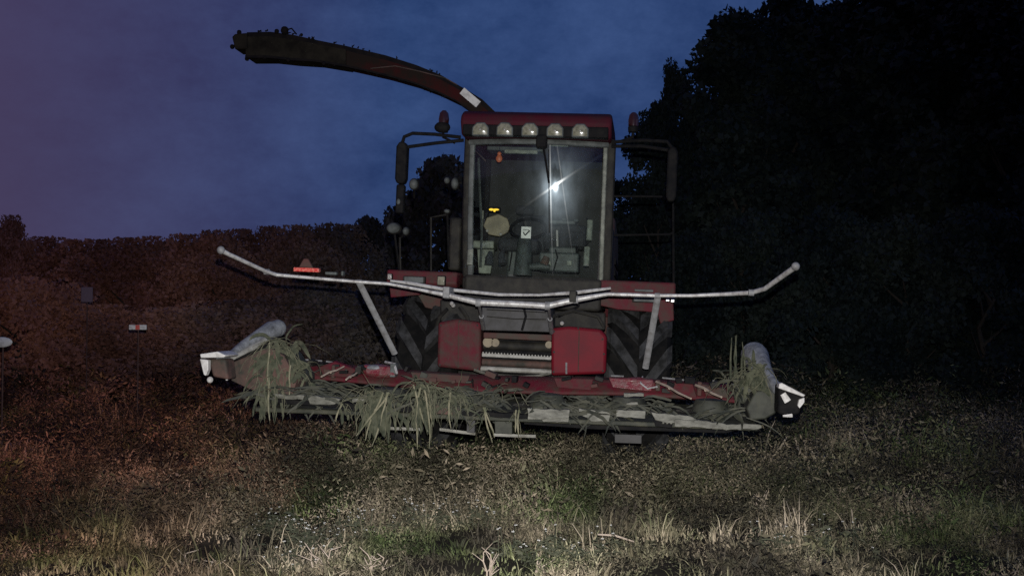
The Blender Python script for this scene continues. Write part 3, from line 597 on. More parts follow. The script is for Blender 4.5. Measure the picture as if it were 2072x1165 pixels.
B().tube([M(1362, 400, 0.2), M(1363, 572, 0.2)], 0.013, 6).build('handrail', DARK, H)
B().tube([M(1238, 400, -0.1), M(1232, 388, -0.1), M(1238, 450, -0.1)], 0.016, 6).build('handrail', DARK, H)
B().tube([M(810, 548, -0.1), M(809, 480, -0.1)], 0.012, 6).build('handrail', DARKG, H)
B().tube([M(872, 548, -0.1), M(872, 440, -0.1), M(905, 434, -0.1)], 0.012, 6).build('handrail', DARKG, H)

# -- spout
upper = [(497, 64), (545, 63), (590, 69), (640, 80), (700, 92), (780, 111), (840, 130), (890, 150), (940, 179), (975, 200), (1008, 232)]
lower = [(497, 117), (545, 117), (590, 122), (640, 125), (700, 135), (780, 153), (840, 170), (885, 187), (925, 206), (950, 224), (968, 250)]
n = len(upper); YS = [0.75+0.75*(i/(n-1)) for i in range(n)]
def spstrip(f0, f1, yo0, yo1, i0=0, i1=n-1):
    o = B()
    for i in range(i0, i1+1):
        u, l = M(*upper[i], YS[i]), M(*lower[i], YS[i]); a_ = l.lerp(u, f0); b2 = l.lerp(u, f1)
        o.v += [Vector((a_.x, YS[i]+yo0, a_.z)), Vector((b2.x, YS[i]+yo0, b2.z)), Vector((b2.x, YS[i]+yo1, b2.z)), Vector((a_.x, YS[i]+yo1, a_.z))]
    m_ = i1-i0
    for i in range(m_):
        for q in range(4): o.f.append((i*4+q, i*4+(q+1)%4, (i+1)*4+(q+1)%4, (i+1)*4+q))
    o.f.append((0, 1, 2, 3)); o.f.append(tuple(m_*4+q for q in (3, 2, 1, 0))); return o
spo = spstrip(0.05, 0.76, 0.0, 0.34, 4).build('spout', SPOUTM, H, 0.008)
spstrip(0.02, 0.80, -0.01, 0.35, 0, 4).build('outer_section', SPOUTO, spo, 0.006)
spstrip(0.74, 1.0, 0.04, 0.30).build('top_plate', SPOUTD, spo)
spstrip(-0.02, 0.07, -0.02, 0.05).build('lower_rim', SPOUTD, spo)
B().tube([M(750, 139, 1.0), M(800, 134, 1.05), M(850, 145, 1.12), M(900, 158, 1.2), M(925, 172, 1.26)], 0.008, 5).build('ridge_highlight', BROWNP, spo)  # paler tube put in for the highlight along the spout's ridge
fl = B().prism([(M(468, 74, 0.7).x, M(468, 74, 0.7).z), (M(474, 68, 0.7).x, M(474, 68, 0.7).z), (M(498, 66, 0.7).x, M(498, 66, 0.7).z), (M(498, 98, 0.7).x, M(498, 98, 0.7).z), (M(474, 99, 0.7).x, M(474, 99, 0.7).z)], 0.72, 1.0).build('deflector_flap', SPOUTO, spo, 0.01)
kn = B()
for px, py, r_ in ((576, 62, 0.05), (560, 64, 0.03), (500, 119, 0.03), (583, 122, 0.025), (655, 129, 0.025), (470, 95, 0.03), (484, 66, 0.03), (610, 71, 0.02)): kn.ball(M(px, py, 0.85), r_, 8, 6)
kn.build('hinge', SPOUTD, spo)
rs_ = random.Random(3); hs = B()
for k in range(46):
    i = rs_.randrange(0, 8); f = rs_.random(); e0 = upper if rs_.random() < 0.5 else lower; px, py = e0[i][0]+(e0[i+1][0]-e0[i][0])*f, e0[i][1]+(e0[i+1][1]-e0[i][1])*f
    p0 = M(px, py, 0.8+0.07*i); hs.tube([p0, p0+Vector((rs_.uniform(-0.03, 0.03), rs_.uniform(-0.02, 0.1), (1 if e0 is upper else -1)*rs_.uniform(0.005, 0.03)))], [0.012, 0.004], 5)
tag(hs.build('caked_crop', SPOUTD, spo), kind='stuff')
B().tube([M(575, 62, 0.85), M(590, 58, 0.85), M(600, 70, 0.85)], 0.01, 5).build('cable', SPOUTD, spo)
pc, pd = M(935, 184, 1.2), M(968, 212, 1.24); dv = (pd-pc).normalized(); up = Vector((-dv.z, 0, dv.x)); up = up if up.z > 0 else -up
lbv = [pc-up*0.045, pd-up*0.045, pd+up*0.045, pc+up*0.045]
B().add([v+Vector((0, k, 0)) for k in (-0.012, 0.01) for v in lbv], [(0,1,2,3),(7,6,5,4),(0,4,5,1),(1,5,6,2),(2,6,7,3),(3,7,4,0)]).build('white_plate', WHITE, spo)
bt = M(988, 245, 1.5)
B().lathe([(0.30, 2.5), (0.30, 3.2), (0.22, bt.z-0.1), (0.2, bt.z+0.02)], (bt.x, 1.66, 0), 'z', 20).build('spout_turret', RED_DIRT, H)

# -- feed house
fy = -1.0
def fp(px, py, y=fy): 
    q = M(px, py, y); return q
def plate(pts, y0, y1, name, m, parent, bev=0.01):
    pp = [M(px, py, y0) for px, py in pts]
    return B().prism([(q.x, q.z) for q in pp], y0, y1).build(name, m, parent, bev)
fh = plate([(975, 618), (1115, 624), (1115, 672), (975, 668)], -1.15, -0.3, 'feed_house', GREYP, H)
plate([(978, 672), (1116, 677), (1116, 690), (978, 684)], -1.17, -1.05, 'lip', RED_DIRT, fh)
plate([(886, 652), (925, 645), (973, 652), (973, 752), (884, 742)], -1.12, -0.9, 'side_plate', RED_DUST, fh, 0.03)
pr = plate([(1115, 664), (1150, 660), (1215, 666), (1228, 680), (1226, 756), (1115, 760)], -1.12, -0.9, 'side_plate', RED, fh, 0.03)
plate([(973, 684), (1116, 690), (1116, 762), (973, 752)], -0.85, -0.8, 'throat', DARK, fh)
def roller(py0, py1, rpx, y, name, m, x0=973, x1=1116):
    a_, b2 = M(x0, py0, y), M(x1, py1, y); r_ = rpx/195
    o = B().tube([a_, b2], r_, 14)
    return o.build(name, m, fh)
roller(697, 703, 9, -0.92, 'feed_roller', DARKG)
bar = plate([(975, 714), (1115, 722), (1115, 728), (975, 721)], -1.10, -1.02, 'toothed_bar', PALE, fh, 0.003)
tb = B()
for k in range(23):
    px = 976+k*6.2; c0 = M(px, 716+k*0.36, -1.08); tb.prism([(c0.x, c0.z-0.01), (c0.x+0.018, c0.z-0.01), (c0.x+0.014, c0.z+0.022), (c0.x+0.004, c0.z+0.022)], -1.095, -1.06)
tb.build('teeth', PALE, bar)
roller(732, 739, 7, -1.0, 'feed_roller', BROWNP); roller(745, 752, 5, -1.08, 'feed_roller', PALE)
B().tube([M(960, 748, -1.2), M(990, 758, -1.25), M(1040, 763, -1.27), M(1090, 760, -1.25), M(1112, 755, -1.2)], 0.014, 6).build('curved_edge', WORN, fh)
for px, py, r_ in ((988, 692, 0.05), (1003, 693, 0.04), (1111, 697, 0.035)): B().lathe([(r_*0.5, -0.03), (r_, -0.03), (r_, 0.03), (r_*0.5, 0.03)], M(px, py, -1.05), 'y', 14).build('bearing', BEIGE, fh)
for px, py, y in ((914, 614, -1.15), (1137, 654, -1.2), (917, 618, -1.1)): B().ball(M(px, py, y), 0.022, 8, 6).build('bolt', LENSW, fh)
for pts in ([(1121, 670), (1170, 664), (1219, 686), (1120, 752), (1220, 750), (1121, 712), (1222, 716)], [(892, 658), (966, 658), (967, 745), (890, 738), (930, 650)]):
    for px, py in pts: B().tube([M(px, py, -1.10), M(px, py, -1.135)], 0.011, 6).build('bolt', DARKG, fh)
B().tube([M(1146, 733, -1.12), M(1146, 756, -1.12)], 0.010, 6).build('pale_strip', STRUT, fh)
for a_, b2 in (((1172, 668), (1170, 752)), ((928, 652), (927, 744))): B().tube([M(*a_, -1.118), M(*b2, -1.118)], 0.006, 6).build('fold', RED_DIRT, fh)
for px, py in ((935, 600), (965, 606), (1130, 612), (1200, 606), (1010, 580), (1150, 575)): B().ball(M(px, py, -0.56), 0.014, 7, 5).build('bolt', GREYP, fh)
for pts in (((985, 640, -1.16), (1040, 645, -1.16), (1105, 646, -1.16)), ((985, 626, -1.17), (1105, 632, -1.17))): B().tube([M(*k) for k in pts], 0.006, 6).build('seam', DARKG, fh)
for pts in (((940, 575, -0.57), (1010, 590, -0.6), (1100, 588, -0.6), (1205, 580, -0.57)), ((960, 566, -0.6), (980, 600, -0.62), (975, 640, -1.0)), ((1190, 590, -0.6), (1170, 620, -0.7), (1130, 640, -0.9)), ((1060, 622, -1.17), (1064, 640, -1.19), (1056, 668, -1.18))): B().tube([M(*k) for k in pts], 0.013, 6).build('hydraulic_hose', DARK, H)
# hoses and pipes about the axle
for pts in (((1118, 640, -0.9), (1160, 628, -0.85), (1210, 640, -0.8), (1222, 660, -0.8)), ((930, 620, -0.9), (945, 640, -0.9), (950, 660, -0.95)), ((905, 625, -0.8), (890, 640, -0.75), (880, 670, -0.7))):
    B().tube([M(*k) for k in pts], 0.02, 6).build('hydraulic_hose', DARKG, H)
plate([(935, 560), (1210, 566), (1210, 612), (1115, 622), (975, 618), (935, 600)], -0.55, -0.3, 'under_cab_panel', DARKG, H, 0.02)
plate([(1117, 628), (1225, 632), (1225, 668), (1117, 662)], -0.6, -0.5, 'axle_guard', DARKG, H, 0.02)
plate([(890, 605), (972, 620), (972, 655), (890, 650)], -0.6, -0.5, 'axle_guard', DARKG, H, 0.02)

# ------------------------------------------------------------------ the maize header
OY = -2.1
HH = empty('maize_header', HM @ Matrix.Translation((0, OY, 0.45)), 'wide red rotary maize header with silver push bar and pale crop dividers', 'crop header')
OFF['maize_header'] = Vector((0, OY, 0.45))
yh = -1.75
# red back frame: a profile run along its length in bays, wavy front lip
tops = [(610, 729), (690, 736), (800, 746), (960, 757), (1120, 762), (1260, 763), (1400, 771), (1490, 778)]
fr = B(); pr_ = []
for px, py in tops:
    t0 = M(px, py, yh); pr_.append(t0)
for k, t0 in enumerate(pr_):
    x, z = t0.x, t0.z
    for (dy, dz) in ((0.10, -0.02), (0.0, 0.0), (-0.12, -0.05), (-0.20, -0.125), (-0.20, -0.15), (0.10, -0.18)): fr.v.append(Vector((x, yh+dy, z+dz)))
for k in range(len(pr_)-1):
    for q in range(6): fr.f.append((k*6+q, k*6+(q+1)%6, (k+1)*6+(q+1)%6, (k+1)*6+q))
fr.f.append(tuple(range(6))); fr.f.append(tuple((len(pr_)-1)*6+q for q in reversed(range(6))))
frame = fr.build('frame', RED_DUST, HH, 0.015)
for px, py in ((770, 751), (1290, 777)):
    c = M(px, py, yh-0.14)
    gc = B().ball(c, (0.17, 0.10, 0.065), 20, 12).build('glint_bulge', REDGL, HH)  # glossy bulge added to catch the flash on the red frame
    B().ball(c+Vector((-0.05, -0.05, 0.03)), (0.09, 0.05, 0.03), 14, 8).build('glare_cap', DIVP if px < 1000 else REDGL, gc)  # left cap in pale plastic paints the white flash glare
for px0, py0, px1, py1 in ((790, 735, 802, 762), (1326, 768, 1336, 790), (1410, 772, 1420, 800), (672, 738, 680, 764)):
    a_, b2 = M(px0, py1, yh-0.2), M(px1, py0, yh-0.2)
    B().box((a_.x, yh-0.24, a_.z), (b2.x, yh-0.1, b2.z)).build('rib', RED_DIRT if px0 != 790 else GREYL, frame, 0.008)
for pts, y_, m_ in (([(645, 742), (676, 730), (722, 748), (706, 764), (655, 760)], yh-0.22, RED_DUST), ([(735, 738), (790, 742), (800, 760), (742, 756)], yh-0.235, REDGL), ([(1338, 772), (1402, 776), (1410, 806), (1352, 792)], yh-0.23, RED_DUST), ([(1420, 776), (1468, 786), (1474, 806), (1428, 800)], yh-0.22, RED_DIRT),
    ([(1120, 764), (1200, 766), (1196, 790), (1128, 784)], yh-0.225, RED_DUST), ([(1232, 764), (1322, 768), (1318, 792), (1240, 784)], yh-0.24, REDGL), ([(830, 752), (950, 760), (946, 776), (836, 768)], yh-0.225, RED_DIRT)):
    pp = [M(px, py, y_) for px, py in pts]; rot = Matrix.Rotation(R(-24), 3, 'X'); cc = sum(pp, Vector())/len(pp)
    fr2 = [cc+rot@(q-cc) for q in pp]; bk = [q+Vector((0, 0.05, 0.01)) for q in fr2]; n_ = len(pp)
    B().add(fr2+bk, [tuple(range(n_)), tuple(reversed(range(n_, 2*n_)))]+[(i, (i+1)%n_, (i+1)%n_+n_, i+n_) for i in range(n_)]).build('cover_panel', m_, frame, 0.006)
rk = random.Random(19)
def top_at(px):
    for (xa, ya), (xb, yb_) in zip(tops[:-1], tops[1:]):
        if xa <= px <= xb: return ya+(yb_-ya)*(px-xa)/(xb-xa)
    return tops[-1][1]
for k in range(34):
    px = rk.uniform(612, 1485); py = top_at(px)+rk.uniform(-3, 22); c = M(px, py, yh-0.12-0.004*rk.uniform(0, 20)); sx, sz = rk.uniform(0.008, 0.05), rk.uniform(0.006, 0.03)
    m_ = rk.choice((DARK, DARK, DARKG, DARKG, RED_DIRT, MOSSP, RED_DIRT))
    B().box((c.x-sx, c.y-0.10, c.z-sz), (c.x+sx, c.y+0.06, c.z+sz), Matrix.Rotation(rk.uniform(-0.5, 0.5), 3, 'Y')).build('bracket', m_, frame, 0.004)
for pa, pb_ in (((612, 727), (652, 730)), ((660, 731), (690, 735)), ((1442, 770), (1452, 772)), ((1462, 774), (1474, 776)), ((1480, 777), (1492, 780)), ((1236, 760), (1262, 761)), ((1340, 764), (1398, 770))): B().tube([M(*pa, yh-0.03), M(*pb_, yh-0.03)], 0.008, 6).build('lit_edge', STRUT, frame)  # pale tubes paint the lit line along the frame's top edge
for k in range(9):
    px = rk.choice((rk.uniform(640, 960), rk.uniform(1130, 1480))); p0 = M(px, top_at(px)+rk.uniform(0, 12), yh-0.16); B().tube([p0, p0+Vector((rk.uniform(-0.2, 0.2), -0.05, rk.uniform(-0.10, 0.0)))], 0.007, 5).build('pipe', rk.choice((DARK, DARKG)), frame)
B().tube([M(1300, 762, yh-0.1), M(1296, 775, yh-0.25), M(1310, 786, yh-0.28), M(1330, 782, yh-0.26)], 0.008, 6).build('grease_pipe', SILVER, frame)
B().tube([M(780, 732, yh-0.1), M(798, 736, yh-0.22), M(803, 756, yh-0.26)], 0.012, 6).build('grease_pipe', SILVER, frame)
# deck and rotary drums
dl, dr = M(560, 800, -2.2), M(1520, 835, -2.2)
deck = B().add([(dl.x, -1.75, dl.z+0.02), (dr.x, -1.75, dr.z+0.02), (dr.x, -2.75, dr.z-0.06), (dl.x, -2.75, dl.z-0.06), (dl.x, -1.75, dl.z-0.06), (dr.x, -1.75, dr.z-0.06), (dr.x, -2.75, dr.z-0.10), (dl.x, -2.75, dl.z-0.10)],
    [(0,1,2,3),(7,6,5,4),(0,4,5,1),(1,5,6,2),(2,6,7,3),(3,7,4,0)]).build('deck', LITTERM, HH, 0.01)
for k in range(6):
    f = (k+0.5)/6; x = dl.x+(dr.x-dl.x)*f; z = dl.z+(dr.z-dl.z)*f-0.055; r_ = (dr.x-dl.x)/12*0.93
    dm = B().lathe([(r_*0.60, -0.06), (r_*0.62, 0.02), (r_*0.50, 0.05), (r_*0.46, 0.12), (r_*0.40, 0.16), (r_*0.2, 0.17)], (x, -2.3, z), 'z', 30).build('rotary_drum', MOSSP, HH)
    for lev, zz in enumerate((-0.03, 0.055)):
        t = B()
        for q in range(18):
            a0 = 2*math.pi*q/18; rr0, rr1 = r_*0.55, r_*(0.98-0.08*lev)
            pts = [(x+rr0*math.cos(a0-0.1), -2.3+rr0*math.sin(a0-0.1)), (x+rr0*math.cos(a0+0.1), -2.3+rr0*math.sin(a0+0.1)), (x+rr1*math.cos(a0+0.16), -2.3+rr1*math.sin(a0+0.16)), (x+rr1*math.cos(a0+0.13), -2.3+rr1*math.sin(a0+0.13))]
            t.prism([(u, v) for u, v in pts], z+zz-0.006, z+zz+0.006, 'z')
        t.build('tooth_disc', DARKG, dm, smooth=False)
# crop ramps in front (pale worn sheet guards) and skids
rj = random.Random(31)
def jag(pts, amp):
    """worn sheet edges: each edge in steps with small dents"""
    o = []
    for i, p in enumerate(pts):
        q = pts[(i+1) % len(pts)]; k = max(1, int(math.hypot(q[0]-p[0], q[1]-p[1])/9))
        for t in range(k): o.append((p[0]+(q[0]-p[0])*t/k+rj.uniform(-amp, amp), p[1]+(q[1]-p[1])*t/k+rj.uniform(-amp, amp)))
    return o
def guard(pts, y0, y1, name, m, bev=0.004): return plate(jag(pts, 1.3) if name in ('knife_guard', 'cutter_bar') else pts, y0, y1, name, m, HH, bev)
GU = [[(1068, 826), (1152, 829), (1152, 846), (1068, 848)], [(1090, 842), (1152, 844), (1150, 854), (1098, 853)], [(1170, 826), (1236, 833), (1236, 838), (1170, 832)], [(1172, 835), (1234, 840), (1233, 853), (1196, 852)], [(1246, 828), (1306, 831), (1306, 846), (1246, 843)], [(1318, 834), (1394, 841), (1420, 852), (1360, 856), (1325, 850)], [(1366, 848), (1422, 850), (1470, 858), (1470, 868), (1364, 862)], [(1446, 858), (1500, 858), (1500, 870), (1440, 868)], [(1505, 856), (1540, 858), (1543, 864), (1535, 869), (1503, 867)], [(1262, 776+20), (1302, 795), (1302, 801), (1262, 803)], [(1266, 814), (1290, 814), (1290, 819), (1266, 819)]]
for i, p in enumerate(GU): guard(p, -2.86+0.012*(i % 3), -2.78, 'knife_guard', WORN)
for p in ([(552, 797), (615, 800), (612, 808), (552, 806)], [(622, 800), (690, 806), (676, 818), (628, 818)], [(710, 806), (744, 800), (744, 812), (712, 814)]): guard(p, -2.84, -2.76, 'knife_guard', WORN)
guard([(560, 806), (1065, 838), (1068, 848), (900, 838), (560, 816)], -2.8, -2.7, 'cutter_bar', DARK)
guard([(700, 818), (1010, 838), (1010, 850), (700, 832)], -2.5, -2.4, 'cutter_bar', DARK)
for a_, b2 in (((790, 866), (850, 868)), ((890, 868), (962, 877)), ((1000, 879), (1048, 881)), ((1042, 881), (1084, 882))):
    B().tube([M(*a_, -2.55), M(*b2, -2.55)], 0.014, 6).build('skid_bar', PALE, HH)
guard([(880, 820), (930, 826), (924, 838), (884, 836)], -2.84, -2.78, 'knife_guard', BROWNP)
guard([(1000, 842), (1036, 845), (1036, 878), (1002, 876)], -2.6, -2.5, 'skid_plate', MOSSP); guard([(945, 838), (962, 839), (960, 876), (944, 874)], -2.6, -2.5, 'skid_plate', GREYP)
guard([(1322, 846), (1362, 850), (1360, 866), (1326, 862)], -2.82, -2.76, 'bracket', DARK)
for k in range(3): B().ball(M(1342+k*8, 855, -2.83), 0.012, 6, 5).build('bolt', WORN, HH)
guard([(1244, 878), (1298, 880), (1298, 897), (1244, 895)], -2.3, -2.28, 'number_plate', GREYP, 0.002)
guard([(1060, 842), (1330, 852), (1500, 866), (1470, 876), (1200, 868), (1060, 858)], -2.6, -2.35, 'belly_plate', DARK)
# lower hangers that carry the rear of the header on the feed house
for px in (985, 1105): B().tube([M(px, 772, -1.1), M(px, 778, -1.7)], 0.04, 8).build('mounting_arm', DARKG, HH)

# push bar
yb = -2.25
main = [(445, 505, -2.9), (462, 514, -2.85), (538, 549, -2.45), (560, 556, -2.35), (640, 563, -2.3), (725, 570, -2.25), (785, 574, -2.2), (850, 586, -2.2), (905, 597, -2.2), (968, 612, -2.2), (1040, 615, -2.2), (1108, 619, -2.2), (1165, 606, -2.2), (1230, 595, -2.2), (1330, 598, -2.2), (1400, 598, -2.2), (1470, 595, -2.25), (1520, 592, -2.35), (1548, 584, -2.45), (1612, 538, -2.9)]
rs = [0.026, 0.021, 0.019, 0.019, 0.017, 0.018, 0.017, 0.017, 0.026, 0.032, 0.033, 0.032, 0.030, 0.020, 0.019, 0.018, 0.02, 0.023, 0.023, 0.026]
pb = B().tube([M(*k) for k in main], [q*0.88 for q in rs], 10).build('push_bar', SILVER, HH)
second = [(790, 568, -2.0), (830, 573, -2.0), (890, 584, -2.0), (1010, 596, -2.0), (1090, 597, -2.0), (1165, 592, -2.0), (1236, 583, -2.0)]
B().tube([M(*k) for k in second], [0.010, 0.017, 0.017, 0.015, 0.012, 0.018, 0.012], 8).build('rear_tube', SILVER, pb)
for px, py in ((906, 592), (1160, 600)): 
    c = M(px, py, -2.15); B().box((c.x-0.03, -2.24, c.z-0.05), (c.x+0.03, -1.97, c.z+0.05)).build('clamp', DARKG if px > 1000 else STRUT, pb, 0.008)
for px, py, r_ in ((540, 550, 0.026), (905, 597, 0.034), (968, 612, 0.038), (1108, 619, 0.038), (1165, 606, 0.036), (1330, 598, 0.025), (727, 571, 0.025), (1520, 592, 0.028)):
    c = M(px, py, -2.2 if 600 < px < 1500 else -2.4); B().tube([c-Vector((0.022, 0, 0)), c+Vector((0.022, 0, 0))], r_, 10).build('collar', STRUT, pb)
for px, py in ((447, 506), (1610, 539)): B().ball(M(px, py, -2.9), 0.034, 10, 8).build('end_cap', STRUT, pb)
for a_, b2 in (((727, 572, -2.25), (799, 716, -1.8)), ((1331, 600, -2.2), (1306, 745, -1.8))):
    B().tube([M(*a_), M(*b2)], 0.028, 8, flat=0.45).build('strut', STRUT, HH)
for a_, m_, b2 in (((968, 612, -2.2), (974, 640, -1.7), (978, 664, -1.3)), ((1110, 619, -2.2), (1113, 645, -1.7), (1116, 672, -1.3))):
    B().tube([M(*a_), M(*m_)], 0.014, 8).build('stay', STRUT, HH); B().tube([M(*m_), M(*b2)], 0.022, 8).build('stay', STRUT, HH)
c = M(620, 546, -2.3)
rf = B().box((c.x-0.11, -2.33, c.z-0.018), (c.x+0.12, -2.27, c.z+0.018)).build('warning_reflector', REFL, pb, 0.006)
B().prism([(c.x-0.07, c.z+0.02), (c.x+0.06, c.z+0.02), (c.x+0.01, c.z+0.10), (c.x-0.03, c.z+0.10)], -2.31, -2.27).build('dome', RED_DIRT, rf, 0.01)
for px, w_ in ((670, 20), (693, 4)): lampbox(px, 553, w_, 5 if w_ > 9 else 8, -2.27, 'marker_strip', GREYL, pb, lens=False)

# dividers
def divider(side):
    if side < 0:
        path = [(562, 664, -2.1), (548, 668, -2.2), (520, 684, -2.4), (490, 702, -2.6), (468, 718, -2.8), (440, 728, -3.0)]
        rad = [0.074, 0.082, 0.064, 0.048, 0.034, 0.018]
    else:
        path = [(1526, 718, -2.1), (1529, 722, -2.2), (1540, 745, -2.4), (1556, 768, -2.6), (1575, 790, -2.8), (1600, 808, -3.0)]
        rad = [0.108, 0.114, 0.085, 0.058, 0.042, 0.02]
    d = B().tube([M(*k) for k in path], rad, 16).ball(M(*path[0]), rad[0]*1.05, 16, 10).build('crop_divider', DIVP, HH)
    return d
d1 = divider(-1)
B().tube([M(468, 726, -2.9), M(500, 708, -2.75), M(522, 697, -2.6), M(541, 684, -2.45)], [0.016, 0.025, 0.028, 0.026], 8, flat=0.5).build('bright_strip', PALE, d1)
plate([(462, 736), (545, 702), (575, 720), (600, 770), (590, 806), (545, 800), (500, 785), (468, 770)], -2.7, -2.4, 'side_panel', BROWNP, d1, 0.008)
plate([(462, 734), (470, 722), (540, 692), (546, 704)], -2.62, -2.4, 'dark_gap_plate', DARK, d1, 0.004)  # black plate put in for the dark gap under the cone
plate([(545, 700), (580, 712), (612, 760), (610, 800), (560, 795), (535, 745)], -2.5, -2.1, 'inner_panel', MOSSP, d1, 0.03)
plate([(404, 716), (440, 711), (457, 719), (452, 723), (406, 724)], -3.2, -2.9, 'tip', WHITE, d1, 0.008)
plate([(404, 726), (421, 728), (421, 748), (416, 760), (412, 758)], -3.2, -3.14, 'tip_plate', WHITE, d1, 0.006)
plate([(421, 726), (456, 726), (462, 768), (430, 762)], -3.1, -2.9, 'tip_core', BROWNP, d1, 0.02)
B().ball(M(425, 768, -3.15), 0.026, 10, 7).build('tip_ball', WHITE, d1)
for px, py in ((459, 767), (462, 758)): B().ball(M(px, py, -2.95), 0.011, 6, 5).build('bolt', WHITE, d1)
d2 = divider(1)
plate([(1528, 792), (1556, 784), (1570, 792), (1570, 836), (1548, 848), (1518, 850), (1510, 826)], -2.75, -2.4, 'side_panel', MOSSP, d2, 0.015)
plate([(1500, 760), (1528, 748), (1548, 770), (1540, 800), (1500, 820), (1486, 790)], -2.5, -2.2, 'inner_panel', MOSSP, d2, 0.03)
plate([(1576, 778), (1628, 802), (1618, 838), (1592, 842), (1574, 836)], -3.1, -2.85, 'tip_core', DARK, d2, 0.02)
plate([(1577, 776), (1582, 774), (1630, 799), (1626, 803), (1575, 785)], -3.18, -3.05, 'tip', WHITE, d2, 0.006)
B().tube([M(1584, 796, -3.12), M(1594, 812, -3.12)], [0.022, 0.028], 10, flat=0.5).build('tip_mark', WHITE, d2)
plate([(1628, 804), (1628, 814), (1618, 826), (1614, 820), (1617, 808)], -3.14, -3.08, 'tip_plate', WHITE, d2, 0.005)
B().tube([M(1584, 841, -3.1), M(1603, 840, -3.1)], [0.008, 0.016], 6).build('tip_foot', WHITE, d2)

# ------------------------------------------------------------------ crop caught on the header
def hw(px, py, y): return HM @ M(px, py, y)
def ribbon(b, pts, wid, nrm=None, curl=0.0, rnd=random):
    """a maize leaf: a folded strip along pts"""
    pts = [Vector(p) for p in pts]; n_ = len(pts); o = len(b.v)
    for i, p in enumerate(pts):
        t = (pts[min(i+1, n_-1)]-pts[max(i-1, 0)]).normalized(); s = t.cross(Vector((0.25, -1, 0.1))); s = s.normalized() if s.length > 1e-4 else Vector((1, 0, 0))
        f = i/(n_-1); w_ = wid*(0.55+1.0*f)*(1-f)**0.6 if f < 1 else 0.0004
        w_ = max(w_, 0.0006); k = Vector((0, -1, 0))*w_*0.35
        b.v += [p-s*w_, p+k*-1, p+s*w_]
    for i in range(n_-1):
        a0 = o+i*3; b.f += [(a0, a0+1, a0+4, a0+3), (a0+1, a0+2, a0+5, a0+4)]
def arc(p, d, L, droop, n_=7, wob=0.0, rnd=None):
    pts = [Vector(p)]; d = Vector(d).normalized(); st_ = L/(n_-1)
    for i in range(n_-1):
        d = (d+Vector((rnd.uniform(-wob, wob), rnd.uniform(-wob, wob)*0.5, -droop/n_+rnd.uniform(-wob, wob)))).normalized(); pts.append(pts[-1]+d*st_)
    return pts
def clump(px, py, y, label, hang, nleaf, seed, spread=0.25, spray=0.4, wid=0.02, stalks=2, lm=None, name='maize_plant'):
    r = random.Random(seed); base = hw(px, py, y); e = empty(name, base, label, 'maize plant', 'maize plants caught on the header')
    lf = B()
    for k in range(int(nleaf*1.25)):
        p = Vector((r.gauss(0, spread*0.6), r.uniform(-0.08, 0.08), r.uniform(-0.5, 0.12)*hang))
        if r.random() < spray: d = (r.uniform(-1, 1), r.uniform(-0.6, 0.3), r.uniform(-0.1, 0.8)); dr_ = r.uniform(1.0, 3.0); L = hang*r.uniform(0.25, 0.7)
        else: d = (r.uniform(-0.5, 0.5), r.uniform(-0.4, 0.1), r.uniform(-1.0, 0.0)); dr_ = r.uniform(1.5, 3.0); L = hang*r.uniform(0.25, 0.95)**1.2*(1+min(0.0, p.z/hang))
        ribbon(lf, arc(p, d, L, dr_, 9, 0.26, r), wid*r.uniform(0.35, 1.3))
    lf.build('leaves', lm or LEAFG, e, smooth=True)
    fb = B()
    for k in range(int(nleaf*0.9)):
        p = Vector((r.uniform(-spread, spread)*1.1, r.uniform(-0.1, 0.05), r.uniform(-0.05, 0.06))); d = (r.uniform(-0.9, 0.9), r.uniform(-0.5, 0.2), r.uniform(-1.0, 0.5))
        ribbon(fb, arc(p, d, hang*r.uniform(0.3, 0.95), r.uniform(1, 3), 8, 0.34, r), r.uniform(0.0018, 0.005))
    fb.build('torn_fibres', FIBREM, e)
    if stalks:
        sb = B()
        for k in range(stalks):
            p = Vector((r.uniform(-spread, spread)*0.8, -0.06, 0.03)); pts = arc(p, (r.uniform(-0.5, 0.5), -0.25, -1), hang*r.uniform(0.6, 1.15), 0.8, 6, 0.2, r)
            sb.tube(pts, [0.008, 0.0075, 0.006, 0.008, 0.006, 0.003], 6)
        sb.build('stalk', STALKM, e)
    return e
clump(566, 700, -2.65, 'big leafy maize plant draped over the left crop divider', 0.46, 40, 1, 0.13, 0.35, 0.024, 1)
clump(545, 770, -2.80, 'thin maize tuft hanging below the left divider panel', 0.40, 24, 2, 0.08, 0.15, 0.014, 1)
clump(604, 745, -2.7, 'maize plant with one broad pale leaf beside the left divider', 0.32, 12, 3, 0.10, 0.6, 0.026, 1)
clump(694, 822, -2.9, 'short maize tuft hanging between divider and the widest hanging clump', 0.16, 7, 4, 0.03, 0.1, 0.013, 1)
clump(764, 800, -2.9, 'widest hanging maize clump under the pale glare cap on the frame', 0.42, 52, 5, 0.13, 0.05, 0.021, 3)
clump(852, 785, -2.9, 'bushy maize plant with a spray of thin leaves on top and long pale stems below', 0.46, 40, 6, 0.09, 0.3, 0.014, 4)
clump(918, 800, -2.9, 'maize plant fanned out like a fern, left of the header middle', 0.30, 30, 7, 0.09, 0.7, 0.010, 1)
clump(976, 830, -2.85, 'thin upright maize stems below the middle of the header', 0.26, 3, 8, 0.03, 0.2, 0.008, 2)
clump(1045, 835, -2.9, 'pair of short pale maize stems hanging right of the header middle', 0.19, 3, 9, 0.03, 0.1, 0.010, 2)
clump(1000, 790, -2.6, 'dark tangled maize leaves lying below the feed opening', 0.22, 14, 10, 0.20, 0.6, 0.016, 0, LITTERM)
c_ = clump(1492, 765, -2.6, 'ragged maize plant standing against the right crop divider', 0.34, 26, 11, 0.10, 0.85, 0.016, 0, LITTERM)
